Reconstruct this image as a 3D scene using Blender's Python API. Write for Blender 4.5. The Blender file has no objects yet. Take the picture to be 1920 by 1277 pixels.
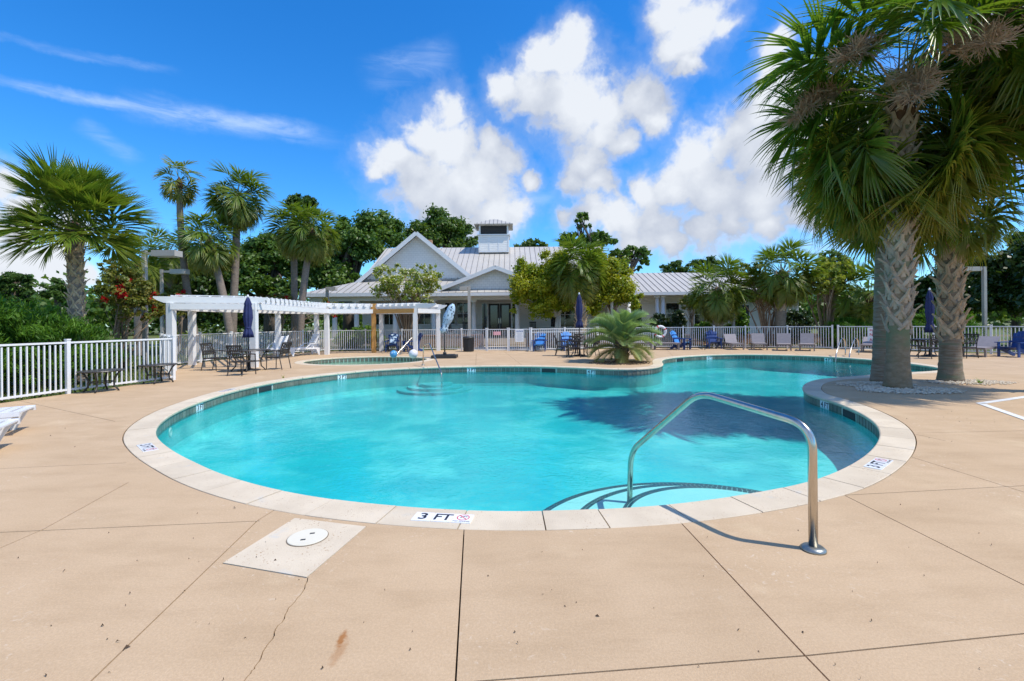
import bpy, bmesh, math, random
import numpy as np
from mathutils import Vector, Matrix, geometry
R = math.radians
D = bpy.data
S = bpy.context.scene
COL = S.collection
rnd = random.Random(11)
nrs = np.random.RandomState(5)

# ------------------------------------------------------------------ camera, sky, sun, exposure
F, H, HOR, ROLL = 870.0, 1.55, 605.0, R(0.545)      # focal length in photo pixels, eye height, horizon row, roll
CR, SR = math.cos(ROLL), math.sin(ROLL)
cam = D.objects.new('camera', D.cameras.new('camera'))
COL.objects.link(cam)
S.camera = cam
cam.data.sensor_width = 36.0
cam.data.lens = 36.0 * F / 1920.0
cam.data.shift_y = -(638.5 - HOR) / 1920.0
cam.data.clip_start = 0.05
cam.data.clip_end = 3000.0
cam.matrix_world = Matrix.Translation((0, 0, H)) @ Matrix.Rotation(R(90), 4, 'X') @ Matrix.Rotation(-ROLL, 4, 'Z')

S.view_settings.view_transform = 'Standard'
S.view_settings.look = 'None'
S.view_settings.gamma = 1.0
S.view_settings.use_curve_mapping = False
S.view_settings.exposure = 0.35
S.render.engine = 'CYCLES'
S.cycles.max_bounces = 8
S.cycles.diffuse_bounces = 3
S.cycles.glossy_bounces = 3
S.cycles.transparent_max_bounces = 16
S.cycles.transmission_bounces = 4
S.cycles.caustics_reflective = False
S.cycles.caustics_refractive = False
S.cycles.sample_clamp_indirect = 4.0
S.cycles.use_denoising = True

SUN_EL, SUN_AZ = R(58.5), math.atan2(0.94, -0.34)       # azimuth clockwise from +Y
SUN = Vector((math.sin(SUN_AZ) * math.cos(SUN_EL), math.cos(SUN_AZ) * math.cos(SUN_EL), math.sin(SUN_EL)))


def ray(px, py):
    u, v = px - 960.0, HOR - py
    return (u * CR + v * SR) / F, (-u * SR + v * CR) / F


def gp(px, py, z=0.0):
    a, b = ray(px, py)
    d = (z - H) / b
    return Vector((a * d, d, z))


def dp(px, py, d):
    a, b = ray(px, py)
    return Vector((a * d, d, H + b * d))


class NT:
    """small helper for writing node trees"""
    def __init__(s, tree):
        s.t = tree
        s.n = tree.nodes
        s.l = tree.links

    def put(s, sock, val):
        if isinstance(val, bpy.types.NodeSocket):
            s.l.new(val, sock)
        elif val is not None:
            if sock.type == 'RGBA' and len(val) == 3:
                val = (*val, 1)
            sock.default_value = val

    def node(s, typ, ins=(), **attrs):
        n = s.n.new(typ)
        for k, v in attrs.items():
            setattr(n, k, v)
        for k, v in (ins.items() if isinstance(ins, dict) else enumerate(ins)):
            s.put(n.inputs[k], v)
        return n

    def m(s, op, a, b=None, c=None, clamp=False):
        n = s.node('ShaderNodeMath', [x for x in (a, b, c) if x is not None], operation=op, use_clamp=clamp)
        return n.outputs[0]

    def vm(s, op, a, b=None):
        n = s.node('ShaderNodeVectorMath', operation=op)
        s.put(n.inputs[0], a)
        if b is not None:
            s.put(n.inputs[3] if op == 'SCALE' else n.inputs[1], b)
        return n.outputs['Value'] if op in ('DISTANCE', 'LENGTH', 'DOT_PRODUCT') else n.outputs[0]

    def noise(s, vec, scale, detail=4, rough=0.55, dist=0.0):
        return s.node('ShaderNodeTexNoise', {'Vector': vec, 'Scale': scale, 'Detail': detail, 'Roughness': rough, 'Distortion': dist})

    def ss(s, x, a, b, lo=0.0, hi=1.0):
        n = s.node('ShaderNodeMapRange', interpolation_type='SMOOTHSTEP')
        for i, v in enumerate((x, a, b, lo, hi)):
            s.put(n.inputs[i], v)
        return n.outputs[0]

    def mix(s, f, a, b, mode='MIX'):
        n = s.node('ShaderNodeMix', data_type='RGBA', blend_type=mode)
        s.put(n.inputs[0], f)
        s.put(n.inputs[6], a)
        s.put(n.inputs[7], b)
        return n.outputs[2]


def unit(px, py):
    a, b = ray(px, py)
    return Vector((a, 1, b)).normalized()


def puff(px, py, r):
    rx = (unit(px + r, py) - unit(px - r, py)).length / 2
    ry = (unit(px, py + r) - unit(px, py - r)).length / 2
    return unit(px, py), math.sqrt(rx * ry)


def world():
    w = D.worlds.new('World')
    S.world = w
    w.use_nodes = True
    w.cycles.sampling_method = 'MANUAL'
    w.cycles.sample_map_resolution = 1024
    T = NT(w.node_tree)
    T.n.clear()
    # --- cumulus density as a group
    puffs = [puff(*p) for p in [
        (838, 200, 42), (795, 250, 55), (740, 300, 52), (845, 275, 70), (790, 345, 85), (880, 350, 90), (930, 290, 45),
        (930, 410, 60), (850, 420, 70), (960, 400, 40), (715, 325, 30),
        (1010, 110, 42), (1060, 105, 50), (1005, 185, 68), (1080, 195, 88), (1140, 200, 62), (1200, 180, 60), (1215, 225, 42), (1130, 250, 50), (950, 165, 40),
        (1105, 300, 55), (1080, 335, 40), (1160, 270, 36),
        (1250, 20, 50), (1300, 40, 66), (1275, 85, 55), (1290, 130, 26), (1350, 45, 30), (1265, -30, 55),
        (1460, 90, 40), (1450, 150, 45), (1420, 210, 62), (1480, 200, 70), (1370, 255, 65), (1430, 290, 90), (1300, 300, 62), (1340, 350, 90), (1270, 350, 55), (1215, 360, 42),
        (1230, 420, 62), (1170, 420, 55), (1120, 400, 50), (1430, 370, 80), (1190, 455, 40), (1260, 455, 42), (1540, 330, 80), (1560, 240, 90), (1510, 400, 50), (1380, 410, 55), (1320, 430, 50), (1450, 430, 40), (1130, 350, 40), (1060, 410, 30), (985, 330, 26),
        (15, 345, 46), (60, 400, 60), (140, 430, 40), (90, 520, 50), (30, 530, 60), (180, 500, 30), (-60, 380, 90), (-30, 430, 70), (30, 440, 45), (60, 490, 60), (-20, 500, 80), (110, 480, 40), (-140, 420, 120), (1900, 20, 60), (1960, 60, 80), (2050, 200, 150), (2150, 330, 150)]]
    # the rest of the sky goes on with the same kind of clouds
    for az, el, r in [(75, 25, .16), (95, 42, .14), (120, 22, .2), (150, 35, .17), (180, 20, .2), (205, 38, .15), (235, 24, .2), (260, 40, .12), (285, 20, .16), (300, 35, .08), (170, 60, .1), (250, 65, .1)]:
        for k in range(3):
            a, e = R(az + rnd.uniform(-9, 9)), R(el + rnd.uniform(-5, 5))
            puffs.append((Vector((math.sin(a) * math.cos(e), math.cos(a) * math.cos(e), math.sin(e))), r * rnd.uniform(.6, 1)))
    g = D.node_groups.new('cloud_density', 'ShaderNodeTree')
    g.interface.new_socket('Vector', in_out='INPUT', socket_type='NodeSocketVector')
    g.interface.new_socket('Density', in_out='OUTPUT', socket_type='NodeSocketFloat')
    g.interface.new_socket('Core', in_out='OUTPUT', socket_type='NodeSocketFloat')
    G = NT(g)
    gi, go = g.nodes.new('NodeGroupInput'), g.nodes.new('NodeGroupOutput')
    v = gi.outputs[0]
    big = G.noise(v, 7.0, 5, .6)
    w1 = G.vm('SCALE', G.vm('SUBTRACT', big.outputs['Color'], (.5, .5, .5)), .11)
    p = G.vm('ADD', v, w1)
    val = None
    for c, r in puffs:
        q = G.m('MULTIPLY_ADD', G.vm('DISTANCE', p, tuple(c)), -1.0 / r, 1.0)
        val = q if val is None else G.m('SMOOTH_MAX', val, q, .22)
    fine = G.noise(v, 17.0, 8, .62).outputs[0]
    billow = G.m('ABSOLUTE', G.m('SUBTRACT', G.noise(p, 22.0, 4, .5).outputs[0], .5))
    dens = G.m('ADD', val, G.m('ADD', G.m('MULTIPLY', G.m('SUBTRACT', fine, .5), 1.1), G.m('MULTIPLY', G.m('SUBTRACT', .12, billow), 1.1)))
    G.l.new(dens, go.inputs[0])
    G.l.new(val, go.inputs[1])

    d = T.vm('NORMALIZE', T.node('ShaderNodeTexCoord').outputs['Generated'])
    def density(vec):
        n = T.node('ShaderNodeGroup')
        n.node_tree = g
        T.put(n.inputs[0], vec)
        return n.outputs
    d0 = density(d)
    up = T.vm('NORMALIZE', T.vm('ADD', d, (0.045, 0.0, 0.075)))
    d1 = density(up)
    alpha = T.m('ADD', T.m('MULTIPLY', T.ss(d0[0], -0.05, 0.55), .76), T.m('MULTIPLY', T.ss(d0[0], -.75, .35), .24))
    edge = T.m('SUBTRACT', d0[0], d1[0])
    d2 = density(T.vm('NORMALIZE', T.vm('ADD', d, (0.07, 0.0, 0.13))))
    lit = T.m('ADD', .50, T.m('ADD', T.m('MULTIPLY', edge, .32), T.m('MULTIPLY', T.m('SUBTRACT', d0[1], d2[1]), .42)))
    soft = T.noise(d, 10, 5, .55).outputs[0]
    lit = T.m('ADD', lit, T.m('MULTIPLY', T.m('SUBTRACT', soft, .5), .45), clamp=True)
    lit = T.m('MAXIMUM', lit, T.m('MULTIPLY', T.ss(d0[0], .55, .1), .66))
    ccol = T.mix(lit, (.34, .39, .50), (.66, .695, .75))
    # --- thin high cirrus: chains of soft elongated wisps
    wob = T.vm('ADD', d, T.vm('SCALE', T.vm('SUBTRACT', T.noise(d, 5, 6, .65).outputs['Color'], (.5, .5, .5)), .055))
    cv = None
    # streaks: end points and half widths in photo pixels, strength
    for (x0, y0), (x1, y1), w0, w1, amt in [((-60, 138), (640, 268), 11, 34, 1.0), ((230, 190), (520, 250), 36, 30, .8), ((-60, 52), (330, 128), 10, 16, .55), ((680, 150), (860, 95), 34, 40, .55), ((150, 225), (260, 310), 26, 26, .4),
                                              ((955, 380), (1045, 360), 26, 20, .5), ((1200, 450), (1460, 430), 30, 26, .8), ((1440, 470), (1700, 440), 24, 30, .8)]:
        a, b = unit(x0, y0), unit(x1, y1)
        n = a.cross(b).normalized()
        t = (b - a).normalized()
        s0, s1 = a.dot(t), b.dot(t)
        al = T.m('MULTIPLY_ADD', T.vm('DOT_PRODUCT', wob, tuple(t)), 1 / (s1 - s0), -s0 / (s1 - s0))
        k0 = puff((x0 + x1) / 2, (y0 + y1) / 2, 10)[1] / 10
        wd = T.m('MULTIPLY_ADD', al, (w1 - w0) * k0, w0 * k0)
        q = T.ss(T.m('DIVIDE', T.m('ABSOLUTE', T.vm('DOT_PRODUCT', wob, tuple(n))), T.m('MAXIMUM', wd, .004)), 1.15, .05)
        q = T.m('MULTIPLY', q, T.m('MULTIPLY', T.ss(al, -.08, .22), T.ss(al, 1.06, .72)))
        q = T.m('MULTIPLY', q, amt)
        cv = q if cv is None else T.m('MAXIMUM', cv, q)
    st = T.node('ShaderNodeMapping', {'Vector': d, 'Rotation': (0, R(-12), 0), 'Scale': (8, 8, 42)}).outputs[0]
    wis = T.noise(st, 1.0, 7, .66, .8).outputs[0]
    ca = T.m('MULTIPLY', T.m('MULTIPLY', cv, T.ss(wis, .30, .72, .15, 1.0)), .52)
    # --- blue of the clear sky
    sky = T.node('ShaderNodeTexSky', sky_type='NISHITA', sun_disc=False, sun_elevation=SUN_EL, sun_rotation=SUN_AZ, altitude=0, air_density=1.0, dust_density=.35, ozone_density=2.0)
    hsv = T.node('ShaderNodeHueSaturation', {'Hue': .493, 'Saturation': 1.38, 'Value': 1.0, 'Color': sky.outputs[0]}).outputs[0]
    k = 0.13
    col = T.mix(1.0, hsv, (k * .66, k * 1.04, k * 1.42), 'MULTIPLY')
    z = T.node('ShaderNodeSeparateXYZ', [d]).outputs[2]
    col = T.mix(ca, col, (.62, .74, .95))
    col = T.mix(T.m('MULTIPLY', alpha, T.ss(z, -.01, .04)), col, ccol)
    bg = T.node('ShaderNodeBackground', {'Color': col, 'Strength': 1.0})
    out = T.node('ShaderNodeOutputWorld')
    T.l.new(bg.outputs[0], out.inputs[0])


world()
sun = D.objects.new('sun', D.lights.new('sun', 'SUN'))
COL.objects.link(sun)
sun.data.energy = 3.4
sun.data.angle = R(.53)
sun.data.color = (1.0, .94, .84)
sun.rotation_euler = SUN.to_track_quat('Z', 'Y').to_euler()
sun.location = SUN * 50

# ------------------------------------------------------------------ materials
MATS = {}


def mat(name, col, rough=.6, col2=None, scale=6.0, bump=0.0, bscale=None, metal=0.0, spec=.5, objvar=0.0, stretch=(1, 1, 1), coord='Object', detail=5, alt=None, alt_at=(.58, .7), alt_scale=2.0):
    """principled material with a noise-driven colour, optional bump, optional patches of a second tone (alt)"""
    if name in MATS:
        return MATS[name]
    m = D.materials.new(name)
    m.use_nodes = True
    MATS[name] = m
    T = NT(m.node_tree)
    b = T.n['Principled BSDF']
    tc = T.node('ShaderNodeTexCoord').outputs['Object'] if coord == 'Object' else T.node('ShaderNodeNewGeometry').outputs['Position']
    oi = T.node('ShaderNodeObjectInfo').outputs['Random']
    if coord == 'Object':
        tc = T.vm('ADD', tc, T.vm('SCALE', (17.3, 9.1, 5.7), oi))
    vec = T.node('ShaderNodeMapping', {'Vector': tc, 'Scale': stretch}).outputs[0]
    c = (*col, 1)
    nz = T.noise(vec, scale, detail, .6).outputs[0]
    if col2:
        c = T.mix(T.ss(nz, .3, .7), col, col2)
    if alt:
        c = T.mix(T.ss(T.noise(vec, alt_scale, 4, .6).outputs[0], *alt_at), c, alt)
    if objvar:
        f = T.m('MULTIPLY_ADD', oi, 2 * objvar, 1 - objvar)
        c = T.mix(1.0, c, T.node('ShaderNodeCombineColor', [f, f, f]).outputs[0], 'MULTIPLY')
    T.put(b.inputs['Base Color'], c)
    T.put(b.inputs['Roughness'], rough)
    T.put(b.inputs['Metallic'], metal)
    T.put(b.inputs['Specular IOR Level'], spec)
    if bump:
        bn = T.noise(vec, bscale or scale * 4, 4, .6).outputs[0]
        bp = T.node('ShaderNodeBump', {'Strength': min(1, bump), 'Distance': .02 * bump, 'Height': bn})
        T.l.new(bp.outputs[0], b.inputs['Normal'])
    return m


def leafmat(name, c0, c1, c2=None, trans=.35, rough=.45, spec=.35, objvar=.12):
    """foliage: attribute v picks between two greens, attribute w fades to a dry tone c2"""
    m = D.materials.new(name)
    m.use_nodes = True
    T = NT(m.node_tree)
    b = T.n['Principled BSDF']
    v = T.node('ShaderNodeAttribute', attribute_name='v').outputs['Fac']
    c = T.mix(v, c0, c1)
    if c2:
        w = T.node('ShaderNodeAttribute', attribute_name='w').outputs['Fac']
        c = T.mix(w, c, c2)
    oi = T.node('ShaderNodeObjectInfo').outputs['Random']
    f = T.m('MULTIPLY_ADD', oi, 2 * objvar, 1 - objvar)
    c = T.mix(1.0, c, T.node('ShaderNodeCombineColor', [f, f, T.m('MULTIPLY', f, .95)]).outputs[0], 'MULTIPLY')
    T.put(b.inputs['Base Color'], c)
    T.put(b.inputs['Roughness'], rough)
    T.put(b.inputs['Specular IOR Level'], spec)
    tr = T.node('ShaderNodeBsdfTranslucent', {'Color': T.mix(1.0, c, (1.25, 1.2, .55), 'MULTIPLY')})
    mx = T.node('ShaderNodeMixShader', {0: trans})
    T.l.new(b.outputs[0], mx.inputs[1])
    T.l.new(tr.outputs[0], mx.inputs[2])
    T.l.new(mx.outputs[0], T.n['Material Output'].inputs[0])
    MATS[name] = m
    return m


# ------------------------------------------------------------------ mesh building
class MB:
    def __init__(s):
        s.v, s.f, s.m = [], [], []

    def add(s, vs, fs, m=0):
        n = len(s.v)
        s.v += [tuple(x) for x in vs]
        s.f += [tuple(i + n for i in f) for f in fs]
        s.m += [m] * len(fs)
        return s

    def box(s, c, d, m=0, M=None):
        x, y, z = d[0] / 2, d[1] / 2, d[2] / 2
        vs = [Vector((a * x, b * y, e * z)) for e in (-1, 1) for b in (-1, 1) for a in (-1, 1)]
        if M is not None:
            vs = [M @ p for p in vs]
        return s.add([p + Vector(c) for p in vs], [(0, 2, 3, 1), (4, 5, 7, 6), (0, 1, 5, 4), (2, 6, 7, 3), (0, 4, 6, 2), (1, 3, 7, 5)], m)

    def bar(s, p0, p1, w, h, m=0, up=(0, 0, 1)):
        p0, p1 = Vector(p0), Vector(p1)
        t = (p1 - p0).normalized()
        u = Vector(up)
        if abs(t.dot(u)) > .98:
            u = Vector((0, 1, 0))
        a = t.cross(u).normalized() * (w / 2)
        b = a.cross(t).normalized() * (h / 2)
        vs = [p + i * a + j * b for p in (p0, p1) for i, j in ((-1, -1), (1, -1), (1, 1), (-1, 1))]
        return s.add(vs, [(3, 2, 1, 0), (4, 5, 6, 7), (0, 1, 5, 4), (1, 2, 6, 5), (2, 3, 7, 6), (3, 0, 4, 7)], m)

    def tube(s, pts, r, n=8, m=0, cap=True):
        pts = [Vector(p) for p in pts]
        rs = r if hasattr(r, '__len__') else [r] * len(pts)
        vs, fs = [], []
        a = None
        for i, p in enumerate(pts):
            t = (pts[min(i + 1, len(pts) - 1)] - pts[max(i - 1, 0)]).normalized()
            if a is None:
                a = t.orthogonal().normalized()
            a = (a - t * a.dot(t)).normalized()
            b = t.cross(a)
            for k in range(n):
                q = 2 * math.pi * k / n
                vs.append(p + (a * math.cos(q) + b * math.sin(q)) * rs[i])
        for i in range(len(pts) - 1):
            for k in range(n):
                fs.append((i * n + k, i * n + (k + 1) % n, (i + 1) * n + (k + 1) % n, (i + 1) * n + k))
        if cap:
            fs.append(tuple(range(n - 1, -1, -1)))
            fs.append(tuple((len(pts) - 1) * n + k for k in range(n)))
        return s.add(vs, fs, m)

    def lathe(s, prof, n=16, c=(0, 0, 0), m=0, fold=0.0, folds=0):
        vs, fs = [], []
        for r, z in prof:
            for k in range(n):
                q = 2 * math.pi * k / n
                rr = r * (1 + fold * math.cos(folds * q)) if folds else r
                vs.append((c[0] + rr * math.cos(q), c[1] + rr * math.sin(q), c[2] + z))
        for i in range(len(prof) - 1):
            for k in range(n):
                fs.append((i * n + k, i * n + (k + 1) % n, (i + 1) * n + (k + 1) % n, (i + 1) * n + k))
        fs.append(tuple(range(n - 1, -1, -1)))
        fs.append(tuple((len(prof) - 1) * n + k for k in range(n)))
        return s.add(vs, fs, m)

    def prism(s, poly, z0, z1, m=0):
        n = len(poly)
        vs = [(p[0], p[1], z0) for p in poly] + [(p[0], p[1], z1) for p in poly]
        fs = [tuple(range(n - 1, -1, -1)), tuple(range(n, 2 * n))] + [(i, (i + 1) % n, n + (i + 1) % n, n + i) for i in range(n)]
        return s.add(vs, fs, m)

    def plate(s, quad, th, m=0):
        """thick plate under a flat polygon given by 3D corners (counter-clockwise seen from its outside)"""
        q = [Vector(p) for p in quad]
        nrm = (q[1] - q[0]).cross(q[2] - q[0]).normalized() * th
        n = len(q)
        vs = q + [p - nrm for p in q]
        fs = [tuple(range(n)), tuple(range(2 * n - 1, n - 1, -1))] + [((i + 1) % n, i, n + i, n + (i + 1) % n) for i in range(n)]
        return s.add(vs, fs, m)

    def mesh(s, name, mats, smooth=False):
        me = D.meshes.new(name)
        me.from_pydata(s.v, [], s.f)
        for m in (mats if isinstance(mats, (list, tuple)) else [mats]):
            me.materials.append(m)
        if any(s.m):
            me.polygons.foreach_set('material_index', s.m)
        if smooth:
            me.polygons.foreach_set('use_smooth', [True] * len(s.f))
        me.update()
        return me

    def build(s, name, mats, parent=None, smooth=False, loc=None, rz=0):
        return put(name, s.mesh(name, mats, smooth), parent, loc, rz)


def put(name, me, parent=None, loc=None, rz=0, kind=None):
    o = D.objects.new(name, me)
    COL.objects.link(o)
    if parent is not None:
        o.parent = parent
    if loc is not None:
        o.location = loc
    if rz:
        o.rotation_euler.z = rz
    if kind:
        o['kind'] = kind
    return o


def tag(o, label, cat, group=None):
    o['label'] = label
    o['category'] = cat
    if group:
        o['group'] = group
    return o


def thing(name, label, cat, loc=(0, 0, 0), rz=0, group=None):
    o = put(name, None, None, loc, rz)
    o.empty_display_size = .2
    return tag(o, label, cat, group)


def struct(name, loc=(0, 0, 0)):
    return put(name, None, None, loc, 0, 'structure')


def copy_tree(o, parent=None, loc=None, rz=None, label=None):
    c = o.copy()
    COL.objects.link(c)
    if parent is not None:
        c.parent = parent
    for ch in KIDS(o):
        copy_tree(ch, c)
    if loc is not None:
        c.location = loc
    if rz is not None:
        c.rotation_euler.z = rz
    if label:
        c['label'] = label
    return c


def KIDS(o):
    return [x for x in list(D.objects) if x.parent == o]


def np_mesh(name, verts, quads, m, v=None, w=None, smooth=False):
    """mesh from arrays; v, w: per-vertex floats"""
    verts = np.asarray(verts, dtype=np.float32)
    quads = np.asarray(quads, dtype=np.int32)
    k = quads.shape[1]
    me = D.meshes.new(name)
    me.vertices.add(len(verts))
    me.vertices.foreach_set('co', verts.ravel())
    me.loops.add(quads.size)
    me.loops.foreach_set('vertex_index', quads.ravel())
    me.polygons.add(len(quads))
    me.polygons.foreach_set('loop_start', np.arange(0, quads.size, k, dtype=np.int32))
    try:
        me.polygons.foreach_set('loop_total', np.full(len(quads), k, dtype=np.int32))
    except Exception:
        pass
    if smooth:
        me.polygons.foreach_set('use_smooth', np.ones(len(quads), dtype=bool))
    for nm, arr in (('v', v), ('w', w)):
        if arr is not None:
            at = me.attributes.new(nm, 'FLOAT', 'POINT')
            at.data.foreach_set('value', np.asarray(arr, dtype=np.float32))
    for x in (m if isinstance(m, (list, tuple)) else [m]):
        me.materials.append(x)
    me.update(calc_edges=True)
    me.validate()
    return me


def text_mesh(s, size, m, align='CENTER', squash=1.0):
    cu = D.curves.new('lettering', 'FONT')
    cu.body = s
    cu.size = size
    cu.align_x = align
    cu.align_y = 'CENTER'
    cu.resolution_u = 3
    cu.offset = size * .022
    o = D.objects.new('lettering', cu)
    COL.objects.link(o)
    dg = bpy.context.evaluated_depsgraph_get()
    me = D.meshes.new_from_object(o.evaluated_get(dg))
    D.objects.remove(o)
    D.curves.remove(cu)
    me.materials.clear()
    me.materials.append(m)
    if squash != 1.0:
        me.transform(Matrix.Diagonal((squash, 1, 1, 1)))
    return me


def catmull(pts, step, closed=True):
    pts = [Vector(p) for p in pts]
    n = len(pts)
    out = []
    for i in range(n):
        p0, p1, p2, p3 = (pts[(i + k - 1) % n] for k in range(4))
        L = (p2 - p1).length
        k = max(6, int(L / .03))
        for j in range(k):
            t = j / k
            out.append(.5 * ((2 * p1) + (p2 - p0) * t + (2 * p0 - 5 * p1 + 4 * p2 - p3) * t * t + (3 * p1 - p0 - 3 * p2 + p3) * t ** 3))
    # smooth and resample evenly
    a = np.array([(p.x, p.y) for p in out])
    def resample(a, m):
        b = np.vstack([a, a[:1]])
        s = np.r_[0, np.cumsum(np.hypot(*np.diff(b, axis=0).T))]
        t = np.linspace(0, s[-1], m, endpoint=False)
        return np.c_[np.interp(t, s, b[:, 0]), np.interp(t, s, b[:, 1])], s[-1]
    a, L = resample(a, 600)
    for _ in range(12):
        a = (np.roll(a, 1, 0) + 2 * a + np.roll(a, -1, 0)) / 4
    m = int(round(L / step))
    a, L = resample(a, m)
    return a


def offset_loop(a, d):
    """move a closed loop outward (its winding must be counter-clockwise) by d"""
    t = np.roll(a, -1, 0) - np.roll(a, 1, 0)
    t /= np.hypot(*t.T)[:, None]
    return a + np.c_[t[:, 1], -t[:, 0]] * d


def area2(a):
    x, y = a[:, 0], a[:, 1]
    return (x * np.roll(y, -1) - y * np.roll(x, -1)).sum()


def in_poly(p, poly):
    x, y = p
    px, py = poly[:, 0], poly[:, 1]
    qx, qy = np.roll(px, -1), np.roll(py, -1)
    c = (py > y) != (qy > y)
    xs = px + (y - py) / np.where(qy == py, 1e-12, qy - py) * (qx - px)
    return bool((c & (x < xs)).sum() % 2)

# ------------------------------------------------------------------ shared materials
M_deck = None
def deck_material():
    m = mat('tan_concrete', (.61, .437, .272), .85, (.555, .39, .236), 1.1, .35, 140, spec=.25, coord='World', alt=(.635, .465, .29), alt_scale=.9, objvar=.045)
    T = NT(m.node_tree)
    b = T.n['Principled BSDF']
    base = b.inputs['Base Color'].links[0].from_socket
    pos = T.node('ShaderNodeNewGeometry').outputs['Position']
    # fine speckle, hairline mottling and a few dark specks
    sp = T.noise(pos, 75, 3, .8).outputs[0]
    base = T.mix(T.ss(sp, .35, .7), T.mix(1.0, base, (.86, .85, .84), 'MULTIPLY'), base)
    mot = T.noise(T.node('ShaderNodeMapping', {'Vector': pos, 'Scale': (.5, 1.6, 1)}).outputs[0], 2.2, 6, .68).outputs[0]
    base = T.mix(T.ss(mot, .42, .72, 0, .55), base, T.mix(1.0, base, (.82, .80, .77), 'MULTIPLY'))
    sc = T.noise(T.vm('ADD', pos, T.vm('SCALE', T.noise(pos, 3, 3).outputs['Color'], .35)), 24, 3, .6).outputs[0]
    base = T.mix(T.m('MULTIPLY', T.ss(sc, .60, .70), T.ss(T.noise(pos, .8, 2).outputs[0], .45, .65)), base, T.mix(.35, base, (.80, .70, .56)))
    # rust run on the slab in front of the marker
    r0 = gp(641, 1198)
    r1 = gp(636, 1222)
    for c, s1, s2, a in ((r0, 42, 14, .85), (r1, 30, 9, .4)):
        q = T.node('ShaderNodeMapping', {'Vector': T.vm('SUBTRACT', pos, tuple(c)), 'Rotation': (0, 0, R(8)), 'Scale': (s1, s2, 0)}).outputs[0]
        ln = T.m('ADD', T.vm('LENGTH', q), T.m('MULTIPLY', T.m('SUBTRACT', T.noise(pos, 40, 4).outputs[0], .5), 1.3))
        base = T.mix(T.ss(ln, 1.15, .3, 0, a), base, (.34, .13, .03))
    T.put(b.inputs['Base Color'], base)
    return m

M_deck = deck_material()
M_coping = mat('pale_cast_stone', (.70, .59, .44), .8, (.61, .505, .37), 2.2, .45, 120, spec=.25, coord='World', alt=(.56, .53, .47), alt_at=(.6, .76), alt_scale=3.0, objvar=.05)
def pit(m, col, lo=.70, hi=.74, scale=42):
    T = NT(m.node_tree)
    b = T.n['Principled BSDF']
    base = b.inputs['Base Color'].links[0].from_socket
    pos = T.node('ShaderNodeNewGeometry').outputs['Position']
    n = T.noise(pos, scale, 2, .6).outputs[0]
    n2 = T.noise(pos, 4, 2, .6).outputs[0]
    T.put(b.inputs['Base Color'], T.mix(T.m('MULTIPLY', T.ss(n, lo, hi), T.ss(n2, .4, .6)), base, col))
pit(M_coping, (.40, .24, .12), .64, .68, 55)
M_white = mat('white_paint', (.80, .80, .79), .42, (.76, .765, .765), 5, .05, objvar=.02)
M_fence = mat('white_powder_coat', (.80, .80, .80), .35, (.77, .775, .78), 3)
M_steel = mat('brushed_steel', (.62, .57, .50), .24, (.54, .49, .42), 30, metal=1.0, stretch=(1, 1, .2))
M_dark = mat('dark_bronze_metal', (.030, .026, .024), .42, (.045, .038, .032), 12)
M_black = mat('black_plastic', (.022, .022, .024), .5, (.03, .03, .032), 10)
M_navy = mat('navy_canvas', (.014, .022, .095), .8, (.02, .03, .12), 9, .3, 60)
M_lblue = mat('bright_blue_plastic', (.06, .27, .66), .45, (.08, .30, .70), 4, objvar=.05)
M_dblue = mat('deep_blue_plastic', (.014, .05, .20), .45, (.02, .06, .22), 4, objvar=.05)
M_sling = mat('taupe_sling', (.31, .275, .285), .7, (.27, .24, .25), 8, .2, 200)
M_taupe = mat('taupe_resin', (.25, .215, .205), .6, (.22, .19, .18), 6)
M_resin = mat('white_resin', (.80, .80, .80), .35, (.77, .77, .78), 4)
M_grey = mat('grey_pole_paint', (.43, .40, .355), .5, (.39, .36, .32), 3)
M_wood = mat('raw_lumber', (.60, .32, .09), .65, (.50, .25, .065), 4, .2, stretch=(1, 1, 8))
M_ink = mat('black_ink', (.018, .018, .03), .5)
M_redink = mat('red_ink', (.62, .05, .06), .5)
M_tilewhite = mat('white_glazed_tile', (.82, .83, .85), .2, (.78, .79, .81), 8)
M_gap = mat('dark_joint', (.06, .045, .03), .95, (.09, .065, .045), 20, coord='World')
M_grass = mat('lawn', (.075, .125, .018), .9, (.12, .13, .03), .35, .6, 30, coord='World', alt=(.20, .135, .055), alt_at=(.5, .68), alt_scale=.16)

# ------------------------------------------------------------------ pool outline
POOL_PX = [(1086, 955), (1000, 957.5), (900, 957), (800, 952), (700, 944), (620, 935), (560, 925), (500, 913), (450, 899), (400, 882), (360, 863), (325, 845), (300, 826), (291, 812),
           (296, 797), (315, 780), (345, 764), (385, 749), (440, 732), (520, 715), (600, 703.5), (700, 694), (800, 689), (900, 686.5), (1000, 686.5), (1080, 689), (1150, 692), (1200, 691.5), (1233, 688),
           (1244, 683), (1241, 677), (1252, 671.5), (1300, 667), (1370, 664.5), (1450, 665), (1550, 668.5), (1650, 675.5), (1710, 682), (1752, 688), (1768, 692.5), (1745, 695.5), (1700, 698), (1650, 701.5),
           (1600, 705.5), (1545, 709.5), (1515, 716), (1504, 727), (1515, 738), (1555, 750), (1600, 767), (1637, 789), (1650, 809), (1647, 826), (1630, 847), (1600, 868), (1544, 894), (1461, 915), (1352, 933), (1225, 948)]
inner = catmull([gp(*p) for p in POOL_PX], .155)
if area2(inner) < 0:
    inner = inner[::-1].copy()
outer = offset_loop(inner, .36)
SPA_C, SPA_R = Vector((-6.25, 19.9, 0)), (2.55, 2.15)
spa_in = np.array([(SPA_C.x + SPA_R[0] * math.cos(t), SPA_C.y + SPA_R[1] * math.sin(t)) for t in np.linspace(0, 2 * math.pi, 84, endpoint=False)])
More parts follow.
